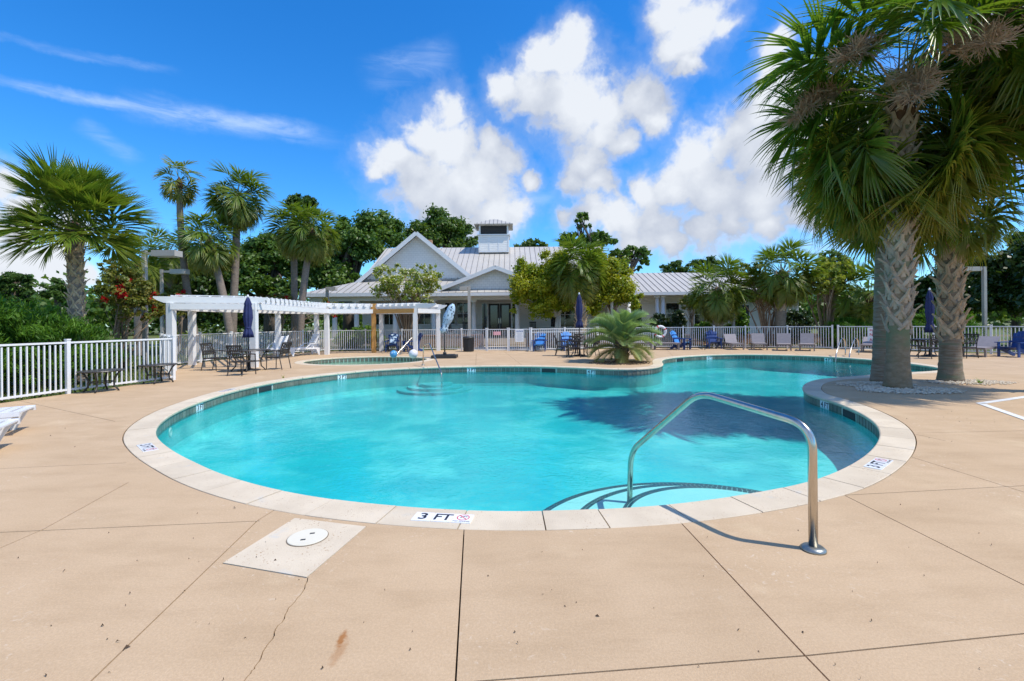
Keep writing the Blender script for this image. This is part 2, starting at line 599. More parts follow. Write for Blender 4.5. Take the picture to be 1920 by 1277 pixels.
spa_out = offset_loop(spa_in, .33)

# ------------------------------------------------------------------ deck slabs cut by joints, and the ground
DECK = np.array([(-11.3, -6), (-11.1, 4), (-10.55, 9), (-9.95, 13.2), (-13.25, 17.2), (-13.2, 21.6), (-12.6, 24.4), (-10.9, 27.0), (-4, 27.1), (.9, 25.45), (8.2, 27.2), (13.2, 26.2), (17.0, 24.5), (21.0, 20.2), (24, 15), (27, 8), (27, -6)])
def strip(p0, p1, w=.009, ext=.02):
    a, b = (gp(*p0) if len(p0) == 2 else Vector(p0)), (gp(*p1) if len(p1) == 2 else Vector(p1))
    t = (b - a).normalized()
    s = Vector((-t.y, t.x, 0)) * w / 2
    a, b = a - t * ext, b + t * ext
    return np.array([(p.x, p.y) for p in (a + s, b + s, b - s, a - s)])
J = [((870, 994), (853, 1300)), ((1270, 973), (1515, 1235)), ((1515, 1235), (1568, 1290)), ((512, 958), (483, 976)), ((483, 976), (150, 1297)), ((-40, 1000), (483, 977)),
     ((-40, 1045), (80, 993)), ((80, 993), (238, 906)), ((853, 1281), (1515, 1229)), ((1515, 1229), (1990, 1181)), ((1574, 924), (1990, 1132)), ((1556, 930), (1990, 907)),
     ((1706, 856), (1960, 935)), ((-30, 880), (233, 868)), ((1722, 812), (1990, 806)), ((893, 662), (892, 686)), ((945, 659), (980, 686)), ((1720, 815), (1770, 826)),
     ((400, 706), (470, 700)), ((20, 748), (215, 790)), ((1250, 655), (1262, 668)), ((1480, 656), (1500, 666)), ((1640, 659), (1668, 674)), ((1800, 668), (1990, 700))]
strips = [strip(*j) for j in J]
crack = [(577, 1083), (571, 1104), (557, 1122), (541, 1140), (533, 1160), (517, 1179), (511, 1198), (497, 1216), (489, 1234), (478, 1250), (470, 1262), (452, 1284)]
ck = []
for a, b in zip(crack[:-1], crack[1:]):
    k = 3
    for i in range(k):
        ck.append((a[0] + (b[0] - a[0]) * i / k + rnd.uniform(-1.6, 1.6) * (i > 0), a[1] + (b[1] - a[1]) * i / k))
ck.append(crack[-1])
strips += [strip(a, b, .0055, .004) for a, b in zip(ck[:-1], ck[1:])]
PAD = np.array([tuple(gp(*p)[:2]) for p in ((418, 1056), (553, 972), (686, 988), (575, 1083))])
hole_pool = offset_loop(outer, .012)
hole_spa = offset_loop(spa_out, .012)
pc = PAD.mean(0)
PADH = pc + (PAD - pc) * 1.015


def cdt(loops):
    vs, es = [], []
    for lp in loops:
        n = len(vs)
        vs += [Vector((float(x), float(y))) for x, y in lp]
        es += [(n + i, n + (i + 1) % len(lp)) for i in range(len(lp))]
    r = geometry.delaunay_2d_cdt(vs, es, [], 0, 1e-5)
    return [(p.x, p.y) for p in r[0]], [tuple(f) for f in r[2]]


def build_deck():
    pts, tris = cdt([DECK, hole_pool, hole_spa, PADH] + strips)
    P = np.array(pts)
    boxes = [(s.min(0), s.max(0), s) for s in strips]
    keep = []
    for t in tris:
        c = P[list(t)].mean(0)
        if not in_poly(c, DECK) or in_poly(c, hole_pool) or in_poly(c, hole_spa) or in_poly(c, PADH):
            continue
        if any((lo <= c).all() and (c <= hi).all() and in_poly(c, s) for lo, hi, s in boxes):
            continue
        keep.append(t)
    edge = {}
    for i, t in enumerate(keep):
        for a, b in ((0, 1), (1, 2), (2, 0)):
            edge.setdefault(frozenset((t[a], t[b])), []).append(i)
    seen, islands = set(), []
    for i in range(len(keep)):
        if i in seen:
            continue
        st, isl = [i], []
        seen.add(i)
        while st:
            k = st.pop()
            isl.append(k)
            t = keep[k]
            for a, b in ((0, 1), (1, 2), (2, 0)):
                for q in edge[frozenset((t[a], t[b]))]:
                    if q not in seen:
                        seen.add(q)
                        st.append(q)
        islands.append(isl)
    deck = struct('pool_deck')
    for isl in islands:
        idx = sorted({v for k in isl for v in keep[k]})
        mp = {v: j for j, v in enumerate(idx)}
        n = len(idx)
        ar = sum(abs((P[keep[k][1]][0] - P[keep[k][0]][0]) * (P[keep[k][2]][1] - P[keep[k][0]][1]) - (P[keep[k][2]][0] - P[keep[k][0]][0]) * (P[keep[k][1]][1] - P[keep[k][0]][1])) for k in isl)
        if ar < .002:
            continue
        mb = MB()
        vs = [(P[v][0], P[v][1], 0) for v in idx] + [(P[v][0], P[v][1], -.05) for v in idx]
        fs = []
        for k in isl:
            t = [mp[v] for v in keep[k]]
            fs.append(tuple(t))
            for a, b in ((0, 1), (1, 2), (2, 0)):
                if len([q for q in edge[frozenset((keep[k][a], keep[k][b]))]]) == 1:
                    fs.append((t[b], t[a], t[a] + n, t[b] + n))
        mb.add(vs, fs)
        mb.build('slab', M_deck, deck)
    return deck


build_deck()


def build_ground():
    B = 1400.0
    hp, hs = offset_loop(inner, .2), offset_loop(spa_in, .2)
    big = np.array([(-B, -B), (B, -B), (B, B), (-B, B)])
    dk = DECK.mean(0) + (DECK - DECK.mean(0)) * .995
    pts, tris = cdt([big, dk, hp, hs])
    P = np.array(pts)
    a, b = MB(), MB()
    fa, fb = [], []
    for t in tris:
        c = P[list(t)].mean(0)
        if in_poly(c, hp) or in_poly(c, hs):
            continue
        (fb if in_poly(c, dk) else fa).append(t)
    vs = [(x, y, -.042) for x, y in pts]
    mb = MB()
    mb.v = vs
    mb.f = fa + fb
    mb.m = [0] * len(fa) + [1] * len(fb)
    o = mb.build('ground', [M_grass, M_gap])
    o['kind'] = 'structure'


build_ground()

# ------------------------------------------------------------------ the swimming pool
M_floor = mat('aqua_pool_plaster', (.04, .63, .645), .7, (.025, .52, .58), .55, coord='World', alt=(.17, .74, .73), alt_at=(.45, .66), alt_scale=.7)
M_steps = mat('pale_step_plaster', (.62, .84, .80), .7, (.57, .81, .78), 3, coord='World')
M_tile = mat('brown_green_waterline_tile', (.135, .135, .105), .3, (.20, .18, .14), 25, objvar=.25, spec=.6)
M_grout = mat('pale_grout', (.42, .45, .41), .9)
M_mosaic = mat('dark_mosaic', (.010, .028, .055), .3, (.02, .05, .085), 30)
WATER_Z = -.185


def water_material(name, tint, scale=5.0, strength=.24):
    m = D.materials.new(name)
    m.use_nodes = True
    T = NT(m.node_tree)
    T.n.remove(T.n['Principled BSDF'])
    pos = T.node('ShaderNodeNewGeometry').outputs['Position']
    n1 = T.noise(T.node('ShaderNodeMapping', {'Vector': pos, 'Scale': (1, 1.25, 1)}).outputs[0], scale, 3, .6, .8).outputs[0]
    n2 = T.noise(pos, 20, 2, .5, .6).outputs[0]
    hgt = T.m('ADD', n1, T.m('MULTIPLY', n2, .45))
    calm = T.ss(T.noise(pos, .28, 2).outputs[0], .3, .7, .55, 1.25)
    bp = T.node('ShaderNodeBump', {'Strength': T.m('MULTIPLY', calm, strength), 'Distance': .03, 'Height': hgt})
    fr = T.node('ShaderNodeFresnel', {'IOR': 1.33})
    T.l.new(bp.outputs[0], fr.inputs['Normal'])
    gl = T.node('ShaderNodeBsdfGlossy', {'Color': (.78, .95, .95), 'Roughness': .015})
    T.l.new(bp.outputs[0], gl.inputs['Normal'])
    tr = T.node('ShaderNodeBsdfTransparent', {'Color': tint})
    mx = T.node('ShaderNodeMixShader')
    T.l.new(T.m('MULTIPLY', fr.outputs[0], .85), mx.inputs[0])      # the photograph was taken through a polarising filter
    T.l.new(tr.outputs[0], mx.inputs[1])
    T.l.new(gl.outputs[0], mx.inputs[2])
    T.l.new(mx.outputs[0], T.n['Material Output'].inputs[0])
    return m


def ring_wall(loops, name, m, parent, cap=True, smooth=False):
    """surface swept through a list of (loop, z); the last loop is filled"""
    n = len(loops[0][0])
    vs, fs = [], []
    for lp, z in loops:
        vs += [(x, y, z) for x, y in lp]
    for i in range(len(loops) - 1):
        for k in range(n):
            fs.append((i * n + k, (i + 1) * n + k, (i + 1) * n + (k + 1) % n, i * n + (k + 1) % n))
    mb = MB().add(vs, fs)
    if cap:
        mb.add([], [])
        mb.f.append(tuple((len(loops) - 1) * n + k for k in range(n)))
        mb.m.append(0)
    return mb.build(name, m, parent, smooth)


def coping_ring(parent, lin, width, per, th=.055, nose=.03):
    """ring of separate coping stones; each spans `per` samples of the inner loop"""
    n = len(lin)
    a0, a1, a2, b = offset_loop(lin, .0), offset_loop(lin, .012), offset_loop(lin, -.004), offset_loop(lin, width)
    i = 0
    g1 = .004
    while i < n:
        g0, g1 = g1, rnd.choice((.0035, .005, .0075))
        k = min(per, n - i)
        if n - (i + k) < 2:
            k = n - i
        ids = [(i + j) % n for j in range(k + 1)]
        prof = [(a1, 0.0), (a0, -.008), (a2, -.022), (a0, -.045), (a1, -.055), (b, -.055), (b, -.004), (offset_loop(lin, width - .006), 0.0)] if i == 0 else prof
        vs, fs = [], []
        m = len(prof)
        for q, j in enumerate(ids):
            sh = g0 if q == 0 else (-g1 if q == k else 0)
            t = lin[(j + 1) % n] - lin[j - 1]
            t = t / np.hypot(*t) * sh
            vs += [(lp[j][0] + t[0], lp[j][1] + t[1], z) for lp, z in prof]
        for q in range(k):
            for e in range(m):
                fs.append((q * m + e, q * m + (e + 1) % m, (q + 1) * m + (e + 1) % m, (q + 1) * m + e))
        fs.append(tuple(range(m - 1, -1, -1)))
        fs.append(tuple(k * m + e for e in range(m)))
        dz = rnd.uniform(-.0015, .0015)
        MB().add([(x, y, z + dz) for x, y, z in vs], fs).build('coping_stone', M_coping, parent)
        i += k


def nearest(lp, p):
    return int(np.argmin(np.hypot(lp[:, 0] - p.x, lp[:, 1] - p.y)))


def frame_at(lp, i):
    t = lp[(i + 1) % len(lp)] - lp[i - 1]
    t = t / np.hypot(*t)
    return Vector((t[0], t[1], 0)), Vector((-t[1], t[0], 0))          # tangent (ccw), inward normal


def basis(x, y, z, loc):
    return Matrix(((x.x, y.x, z.x, loc[0]), (x.y, y.y, z.y, loc[1]), (x.z, y.z, z.z, loc[2]), (0, 0, 0, 1)))


pool = struct('swimming_pool')
wall_l = offset_loop(inner, .035)
ring_wall([(offset_loop(inner, .2), -.056), (wall_l, -.057), (wall_l, -.62), (offset_loop(wall_l, -.05), -.71), (offset_loop(wall_l, -.16), -.76), (offset_loop(wall_l, -.34), -.78)], 'basin', M_floor, pool)
coping_ring(pool, inner, .36, 4)
MARK = [(427, 757, '3 FT'), (680, 707, '3 FT'), (892, 692.5, '3 FT'), (1123, 695, '4 FT'), (1344, 670.5, '4 FT'), (1553, 674, '4 FT'), (1568, 759, '4 FT')]
SKIM = [(520, 723, 4), (1052, 691, 4), (1275, 671.5, 4), (1612, 779, 4)]
NP = len(inner)
skip = {}
for px, py, s in MARK:
    i = nearest(inner, gp(px, py, -.1))
    for q in range(2):
        skip[(i + q) % NP] = 'mark'
for px, py, k in SKIM:
    i = nearest(inner, gp(px, py, -.1))
    for q in range(k):
        skip[(i + q) % NP] = 'skim'
tile_me = MB().box((0, 0, 0), (.139, .012, .142)).mesh('waterline_tile', M_tile)
ring_wall([(offset_loop(inner, .0305), -.058), (offset_loop(inner, .0305), -.222)], 'tile_bed', M_grout, pool, cap=False)
cands = []
for i in range(NP):
    if i in skip:
        continue
    p = (inner[i] + inner[(i + 1) % NP]) / 2
    t, nrm = frame_at(inner, i)
    loc = Vector((p[0], p[1], -.139)) - nrm * .026
    faces = nrm.dot(Vector((-loc.x, -loc.y, 0)).normalized())
    cands.append((-(max(faces, 0) + .02) / loc.length, i, loc, t, nrm))
cands.sort(key=lambda c: c[0])
far = MB()
for q, (_, i, loc, t, nrm) in enumerate(cands):
    Mx = basis(t, nrm, Vector((0, 0, 1)), loc)
    if q < 296:
        put('tile', tile_me, pool).matrix_local = Mx
    else:
        far.box(loc, (.139, .012, .142), 0, Mx.to_3x3())
if far.v:
    far.build('tile_row', M_tile, pool)['kind'] = 'stuff'
wm = water_material('pool_water', (.62, .95, .962))
mb = MB()
mb.add([(x, y, WATER_Z) for x, y in offset_loop(inner, .033)], [tuple(range(NP))])
w = mb.build('water', wm)
w['kind'] = 'structure'
# skimmer mouths
for px, py, k in SKIM:
    i = (nearest(inner, gp(px, py, -.1)) + k // 2) % NP
    t, nrm = frame_at(inner, i)
    loc = Vector((inner[i][0], inner[i][1], -.145)) - nrm * .027
    o = MB().box((0, 0, 0), (.5, .02, .13)).build('skimmer_opening', M_black, pool)
    o.matrix_local = basis(t, nrm, Vector((0, 0, 1)), loc)
# depth figures in the tile band, read from inside the pool
for px, py, s in MARK:
    i = nearest(inner, gp(px, py, -.1))
    p = inner[(i + 1) % NP]
    t, nrm = frame_at(inner, (i + 1) % NP)
    loc = Vector((p[0], p[1], -.135)) - nrm * .024
    o = put('depth_marker', MB().box((-.0775, 0, 0), (.15, .014, .15)).box((.0775, 0, 0), (.15, .014, .15)).mesh('depth_marker', M_tilewhite), pool)
    o['label'] = 'white waterline tiles reading %s in black' % s
    o.matrix_local = basis(-t, -nrm, Vector((0, 0, 1)), loc)
    a, b = s.split()
    for tx, x in ((a, -.0775), (b, .0775)):
        q = put('lettering', text_mesh(tx, .15, M_ink), o)
        q.matrix_local = basis(Vector((1, 0, 0)), Vector((0, 0, 1)), Vector((0, -1, 0)), (x, -.0085, 0))
# pool light on the left wall
i = nearest(wall_l, gp(343, 795, -.2))
t, nrm = frame_at(inner, i)
o = MB().lathe([(.085, 0), (.085, .012), (.07, .02), (.045, .02), (.04, .01)], 20).build('return_fitting', M_white, pool, True)
o.matrix_local = basis(t, Vector((0, 0, 1)), nrm, Vector((wall_l[i][0], wall_l[i][1], -.33)))


def no_diving(parent, x, z=.0055):
    """round red prohibition sign with a bent diver and the words below"""
    mb = MB()
    n = 28
    ring = [(r * math.cos(2 * math.pi * k / n), r * math.sin(2 * math.pi * k / n)) for r in (.052, .043) for k in range(n)]
    mb.add([(a + x, b + .017, z) for a, b in ring], [(k, (k + 1) % n, n + (k + 1) % n, n + k) for k in range(n)])
    c = .7071
    for s0, s1 in ((-.044, .044),):
        w = .0045
        mb.add([(x + s0 * c - w * c, .017 - s0 * c - w * c, z + .0004), (x + s0 * c + w * c, .017 - s0 * c + w * c, z + .0004), (x + s1 * c + w * c, .017 - s1 * c + w * c, z + .0004), (x + s1 * c - w * c, .017 - s1 * c - w * c, z + .0004)], [(0, 3, 2, 1)])
    mb.build('prohibition_symbol', M_redink, parent)
    d = MB()
    for (x0, y0), (x1, y1), w in (((-.022, -.012), (-.004, .02), .009), ((-.004, .02), (.016, .012), .008), ((.0, .026), (.022, .024), .005)):
        t = Vector((x1 - x0, y1 - y0, 0)).normalized()
        s = Vector((-t.y, t.x, 0)) * w / 2
        A, B_ = Vector((x0 + x, y0 + .017, z - .0004)), Vector((x1 + x, y1 + .017, z - .0004))
        d.add([A - s, B_ - s, B_ + s, A + s], [(0, 1, 2, 3)])
    d.add([(x + .026 + .007 * math.cos(q), .017 + .014 + .007 * math.sin(q), z - .0004) for q in np.linspace(0, 6.28, 10, endpoint=False)], [tuple(range(10))])
    d.build('diver_symbol', M_ink, parent)
    q = put('lettering', text_mesh('NO DIVING', .026, M_ink), parent)
    q.location = (x, -.055, z)


def deck_marker(px, py, label, faded=False):
    i = nearest(inner, gp(px, py))
    t, nrm = frame_at(inner, i)
    p = Vector((inner[i][0], inner[i][1], .0)) - nrm * .185
    o = put('depth_marker', None, pool)
    o['label'] = label
    right = Vector((nrm.y, -nrm.x, 0))
    o.matrix_local = basis(right, nrm, Vector((0, 0, 1)), (p.x, p.y, .001))
    mb = MB()
    for x in (-.162, 0, .162):
        mb.box((x, 0, 0), (.154, .154, .01))
    mb.build('tile', M_tilewhite, o)
    for tx, x in (('3', -.162), ('FT', 0)):
        q = put('lettering', text_mesh(tx, .155, M_ink, squash=.9 if len(tx) > 1 else 1.05), o)
        q.location = (x, 0, .0055)
    no_diving(o, .162)


deck_marker(838, 954, 'white tiles reading 3 FT and NO DIVING nearest the camera')
deck_marker(300, 836, 'white tiles reading 3 FT and NO DIVING on the far left curve')
deck_marker(1611, 861, 'white tiles reading 3 FT and NO DIVING on the right curve')
deck_marker(440, 732, 'white tiles reading 3 FT and NO DIVING below the patio table')


def pool_steps(center, radii, zs, a0, a1, lp, m_step, edging=True):
    for k, (r, z) in enumerate(zip(radii, zs)):
        n = 72
        circ = [(center[0] + r * math.cos(t), center[1] + r * math.sin(t)) for t in np.linspace(0, 2 * math.pi, n, endpoint=False)]
        MB().prism(circ, -.80 - .004 * k, z).build('step', m_step, pool)
        if not edging:
            continue
        mb = MB()
        m = int(abs(a1 - a0) * r / .052)
        for j in range(m):
            q0, q1 = a0 + (a1 - a0) * (j + .06) / m, a0 + (a1 - a0) * (j + .94) / m
            for ra, rb in ((r - .066, r - .036), (r - .031, r + .002)):
                pts = [(center[0] + ra * math.cos(q0), center[1] + ra * math.sin(q0)), (center[0] + rb * math.cos(q0), center[1] + rb * math.sin(q0)), (center[0] + rb * math.cos(q1), center[1] + rb * math.sin(q1)), (center[0] + ra * math.cos(q1), center[1] + ra * math.sin(q1))]
                if not in_poly(np.array(pts[0]), lp):
                    continue
                mb.prism(pts, z - .03, z + .003)
        mb.build('step_edge_tiles', M_mosaic, pool)['kind'] = 'stuff'


pool_steps((1.95, 4.12), (.97, 1.44, 1.95), (-.26, -.40, -.56), -.2, math.pi + .2, inner, M_steps)
q = gp(815, 690)
pool_steps((q.x, q.y + .1), (.6, .95, 1.3), (-.54, -.62, -.70), math.pi - .3, 2 * math.pi + .3, inner, M_floor, False)

# ------------------------------------------------------------------ the small round wading pool
spa = struct('wading_pool')
M_spa = mat('pale_green_plaster', (.50, .66, .56), .7, (.44, .60, .52), 2, coord='World')
sw = offset_loop(spa_in, .035)
ring_wall([(offset_loop(spa_in, .2), -.056), (sw, -.057), (sw, -.5), (offset_loop(sw, -.2), -.6)], 'basin', M_spa, spa)
coping_ring(spa, spa_in, .33, 3)
me = tile_me
for i in range(len(spa_in)):
    p = (spa_in[i] + spa_in[(i + 1) % 84]) / 2
    t, nrm = frame_at(spa_in, i)
    put('tile', me, spa).matrix_local = basis(t, nrm, Vector((0, 0, 1)), Vector((p[0], p[1], -.139)) - nrm * .026)
w2 = MB().add([(x, y, -.17) for x, y in sw], [tuple(range(len(sw)))]).build('water', water_material('wading_water', (.86, .96, .92), 6, .12))
w2['kind'] = 'structure'

# ------------------------------------------------------------------ deck fittings
def pad():
    o = thing('skimmer_cover', 'pale stone pad with round skimmer lid in front of the pool edge', 'skimmer cover', (pc[0], pc[1], 0))
    MB().prism([(x - pc[0], y - pc[1]) for x, y in PAD], -.05, .004).build('pad', M_coping, o)
    c = gp(577, 1009)
    c = Vector((c.x - pc[0], c.y - pc[1], 0))
    rim = MB().lathe([(.142, .0041), (.142, .0075)], 36, c).build('lid_seat', mat('lid_gap', (.22, .17, .12), .9), o)
    lid = MB().lathe([(.136, .0042), (.136, .0105), (.132, .012)], 36, c).build('lid', mat('cream_lid', (.74, .685, .55), .6, (.70, .64, .51), 4), o)
    for s in (-1, 1):
        MB().box((c.x + .012 * s, c.y + .05 * s, .0125), (.034, .018, .002), M=Matrix.Rotation(.25, 3, 'Z')).build('finger_hole', M_black, lid)
    return o


pad()


def marking():
    a, b, c = gp(1829, 756), gp(1990, 733), gp(1990, 813)
    mb = MB()
    for q in (b, c):
        t = (q - a).normalized()
        s = Vector((-t.y, t.x, 0)) * .055
        if q is c:
            s = -s
        mb.plate([a + Vector((0, 0, .004 if q is b else .0052)) - s * 0, q + Vector((0, 0, .004 if q is b else .0052)), q + s * -2 + Vector((0, 0, .004 if q is b else .0052)), a - 2 * s + t * .1 + Vector((0, 0, .004 if q is b else .0052))][::(1 if q is b else -1)], .003)
    o = mb.build('painted_line', mat('worn_white_paint', (.78, .78, .76), .7, (.70, .68, .63), 18, alt=(.60, .46, .31), alt_at=(.66, .72), alt_scale=9))
    tag(o, 'white painted angle line on the tan deck by the palms', 'deck marking')


marking()


def leaf_litter():
    mb = MB()
    pts = [(238, 1216), (192, 1175), (96, 1174), (345, 1110), (221, 1205), (516, 1052), (370, 964), (120, 1072), (258, 1052), (560, 1090), (86, 1268), (1688, 948), (1820, 794), (1784, 828), (1846, 735), (1860, 745), (1742, 822), (1505, 1186), (1385, 1182), (1120, 1156), (1100, 985), (122, 804), (95, 818), (140, 838), (1660, 776), (18, 765), (1700, 786), (1885, 730), (1910, 718), (440, 953), (205, 1262), (1760, 955), (1836, 1000)]
    for _ in range(46):
        pts.append((rnd.uniform(0, 1920), rnd.uniform(990, 1277)))
    for _ in range(40):
        pts.append((rnd.uniform(1560, 1900), rnd.uniform(735, 800)))
    for k, (px, py) in enumerate(pts):
        p = gp(px, py)
        if in_poly((p.x, p.y), outer):
            continue
        L = rnd.uniform(.007, .015) if k < 33 else rnd.uniform(.003, .007)
        a = rnd.uniform(0, 6.28)
        t = Vector((math.cos(a), math.sin(a), 0)) * L
        s = Vector((-t.y, t.x, 0)) * .4
        z = Vector((0, 0, rnd.uniform(.003, .008)))
        mb.add([p - t + z * .4, p + s + z, p + t + z * .5, p - s + z * 2.4], [(0, 1, 2, 3)])
    mb.build('leaf_litter', mat('dry_brown_leaf', (.10, .055, .025), .8, (.05, .03, .015), 30))['kind'] = 'stuff'


leaf_litter()


def handrail(name, label, pts, bend, r, plates, group=None):
    o = thing(name, label, 'handrail', pts[0], 0, group)
    P = [Vector(p) - Vector(pts[0]) for p in pts]
    path = [P[0]]
    for i in range(1, len(P) - 1):
        a, b = (P[i - 1] - P[i]), (P[i + 1] - P[i])
        k = min(bend, a.length * .45, b.length * .45)
        p0, p2 = P[i] + a.normalized() * k, P[i] + b.normalized() * k
        for j in range(9):
            t = j / 8
            path.append(p0 * (1 - t) ** 2 + P[i] * 2 * t * (1 - t) + p2 * t * t)
    path.append(P[-1])
    MB().tube(path, r, 16).build('rail', M_steel, o, True)
    for p in plates:
        q = Vector(p) - Vector(pts[0])
        MB().lathe([(.077, 0.0), (.077, .012), (.06, .026), (.034, .03)], 28, q).build('base_plate', mat('dull_plate', (.36, .37, .35), .35, (.28, .30, .28), 14, metal=.8), o, True)
    return o


b0, b1 = gp(1525, 1031), gp(1180, 905, WATER_Z)
dv = (b1 - b0)
dv.z = 0
def rp(t, z):
    v = b0 + dv * t
    return (v.x, v.y, z)
handrail('pool_handrail', 'large stainless steel handrail beside the curved steps nearest the camera', [rp(0, 0), rp(0, .835), rp(.50, .925), rp(.985, .16), rp(1.0, -.42)], .17, .0285, [b0])
c0 = gp(793, 685)
c1 = gp(828, 708, WATER_Z)
handrail('pool_handrail', 'slim grey handrail at the far curved steps beside the black umbrella base', [c0, (c0.x + .03, c0.y, .74), (c0.x + .33, c0.y - .45, .82), (c1.x, c1.y, -.05), (c1.x + .01, c1.y - .05, -.5)], .09, .022, [c0])
s0 = gp(781, 663)
s1 = gp(741, 672, -.15)
for k, (z, lab) in enumerate(((.82, 'tall slanting handrail at the right end of the wading pool'), (.42, 'low slanting handrail at the wading pool beside the tall one'))):
    p = s0 + Vector((-.12 - .35 * k, .25 * k, 0))
    handrail('wading_handrail', lab, [p, (p.x, p.y, z - .05), (p.x - .1, p.y - .05, z), (s1.x + .12 * k, s1.y + .3 * k, -.02), (s1.x + .1 * k, s1.y + .3 * k, -.4)], .08, .021, [p])
lad = thing('pool_ladder', 'two chrome ladder rails at the far pool edge left of the palms', 'pool ladder', gp(1585, 665))
for dx in (0, 25):
    a, b = gp(1585 + dx, 665.3), gp(1569 + dx, 669.8)
    pts = [a, a + Vector((0, 0, .55)), a + (b - a) * .45 + Vector((0, 0, .72)), b + (b - a).normalized() * .12 + Vector((0, 0, .1)), b + (b - a).normalized() * .16 + Vector((0, 0, -.6))]
    path = [Vector(p) - lad.location for p in pts]
    sm = []
    for i in range(len(path) - 1):
        for j in range(5):
            t = j / 5
            p0, p1, p2, p3 = path[max(i - 1, 0)], path[i], path[i + 1], path[min(i + 2, len(path) - 1)]
            sm.append(.5 * ((2 * p1) + (p2 - p0) * t + (2 * p0 - 5 * p1 + 4 * p2 - p3) * t * t + (3 * p1 - p0 - 3 * p2 + p3) * t ** 3))
    sm.append(path[-1])
    MB().tube(sm, .022, 10).build('rail', M_steel, lad, True)
a, b = gp(1569, 669.8), gp(1594, 670.3)
tt = (gp(1569, 669.8) - gp(1585, 665.3)).normalized() * .16
for z in (-.25, -.5):
    MB().bar(a + tt - lad.location + Vector((0, 0, z)), b + tt - lad.location + Vector((0, 0, z)), .09, .03).build('tread', M_resin, lad)

# ------------------------------------------------------------------ clubhouse
M_siding = None
def siding(name, col, period, axis='Z'):
    m = mat(name, col, .6, tuple(c * .95 for c in col), 4)
    T = NT(m.node_tree)
    b = T.n['Principled BSDF']
    pos = T.node('ShaderNodeNewGeometry').outputs['Position']
    z = T.node('ShaderNodeSeparateXYZ', [pos]).outputs[2]
    saw = T.m('FRACT', T.m('DIVIDE', z, period))
    bp = T.node('ShaderNodeBump', {'Strength': 1.0, 'Distance': .02, 'Height': T.m('SUBTRACT', 1.0, saw)})
    T.l.new(bp.outputs[0], b.inputs['Normal'])
    return m


M_siding = siding('white_lap_siding', (.80, .785, .75), .16)
M_shingle = mat('white_shingle', (.70, .69, .66), .7, (.64, .63, .60), 3)
def shingle():
    T = NT(M_shingle.node_tree)
    b = T.n['Principled BSDF']
    pos = T.node('ShaderNodeNewGeometry').outputs['Position']
    v = T.node('ShaderNodeMapping', {'Vector': pos, 'Rotation': (R(-90), 0, 0)}).outputs[0]
    br = T.node('ShaderNodeTexBrick', {'Vector': v, 'Color1': (.83, .82, .79), 'Color2': (.77, .76, .73), 'Mortar': (.55, .55, .53), 'Scale': 1.0, 'Mortar Size': .006, 'Brick Width': .28, 'Row Height': .17})
    T.l.new(br.outputs[0], b.inputs['Base Color'])
shingle()
M_trim = mat('white_trim', (.78, .78, .78), .5, (.75, .75, .75), 3)
M_metalroof = mat('pale_metal_roof', (.52, .485, .435), .5, (.47, .44, .395), .8, spec=.5, objvar=.05)
M_seam = mat('roof_seam', (.22, .21, .195), .45, metal=.2)
M_glass = mat('dark_window_glass', (.012, .016, .02), .06, (.02, .025, .03), 2, spec=.8)
M_soffit = mat('porch_ceiling', (.62, .61, .56), .7)
M_brickwall = mat('garden_brick', (.32, .15, .085), .85, (.24, .10, .06), 8)
def brick():
    T = NT(M_brickwall.node_tree)
    b = T.n['Principled BSDF']
    pos = T.node('ShaderNodeNewGeometry').outputs['Position']
    v = T.node('ShaderNodeMapping', {'Vector': pos, 'Rotation': (R(-90), 0, 0)}).outputs[0]
    br = T.node('ShaderNodeTexBrick', {'Vector': v, 'Color1': (.34, .15, .08), 'Color2': (.24, .10, .06), 'Mortar': (.42, .36, .29), 'Scale': 1.0, 'Mortar Size': .012, 'Brick Width': .22, 'Row Height': .08})
    T.l.new(br.outputs[0], b.inputs['Base Color'])
brick()
M_path = mat('pale_concrete_path', (.56, .48, .38), .85, (.50, .42, .33), 1.5, coord='World')


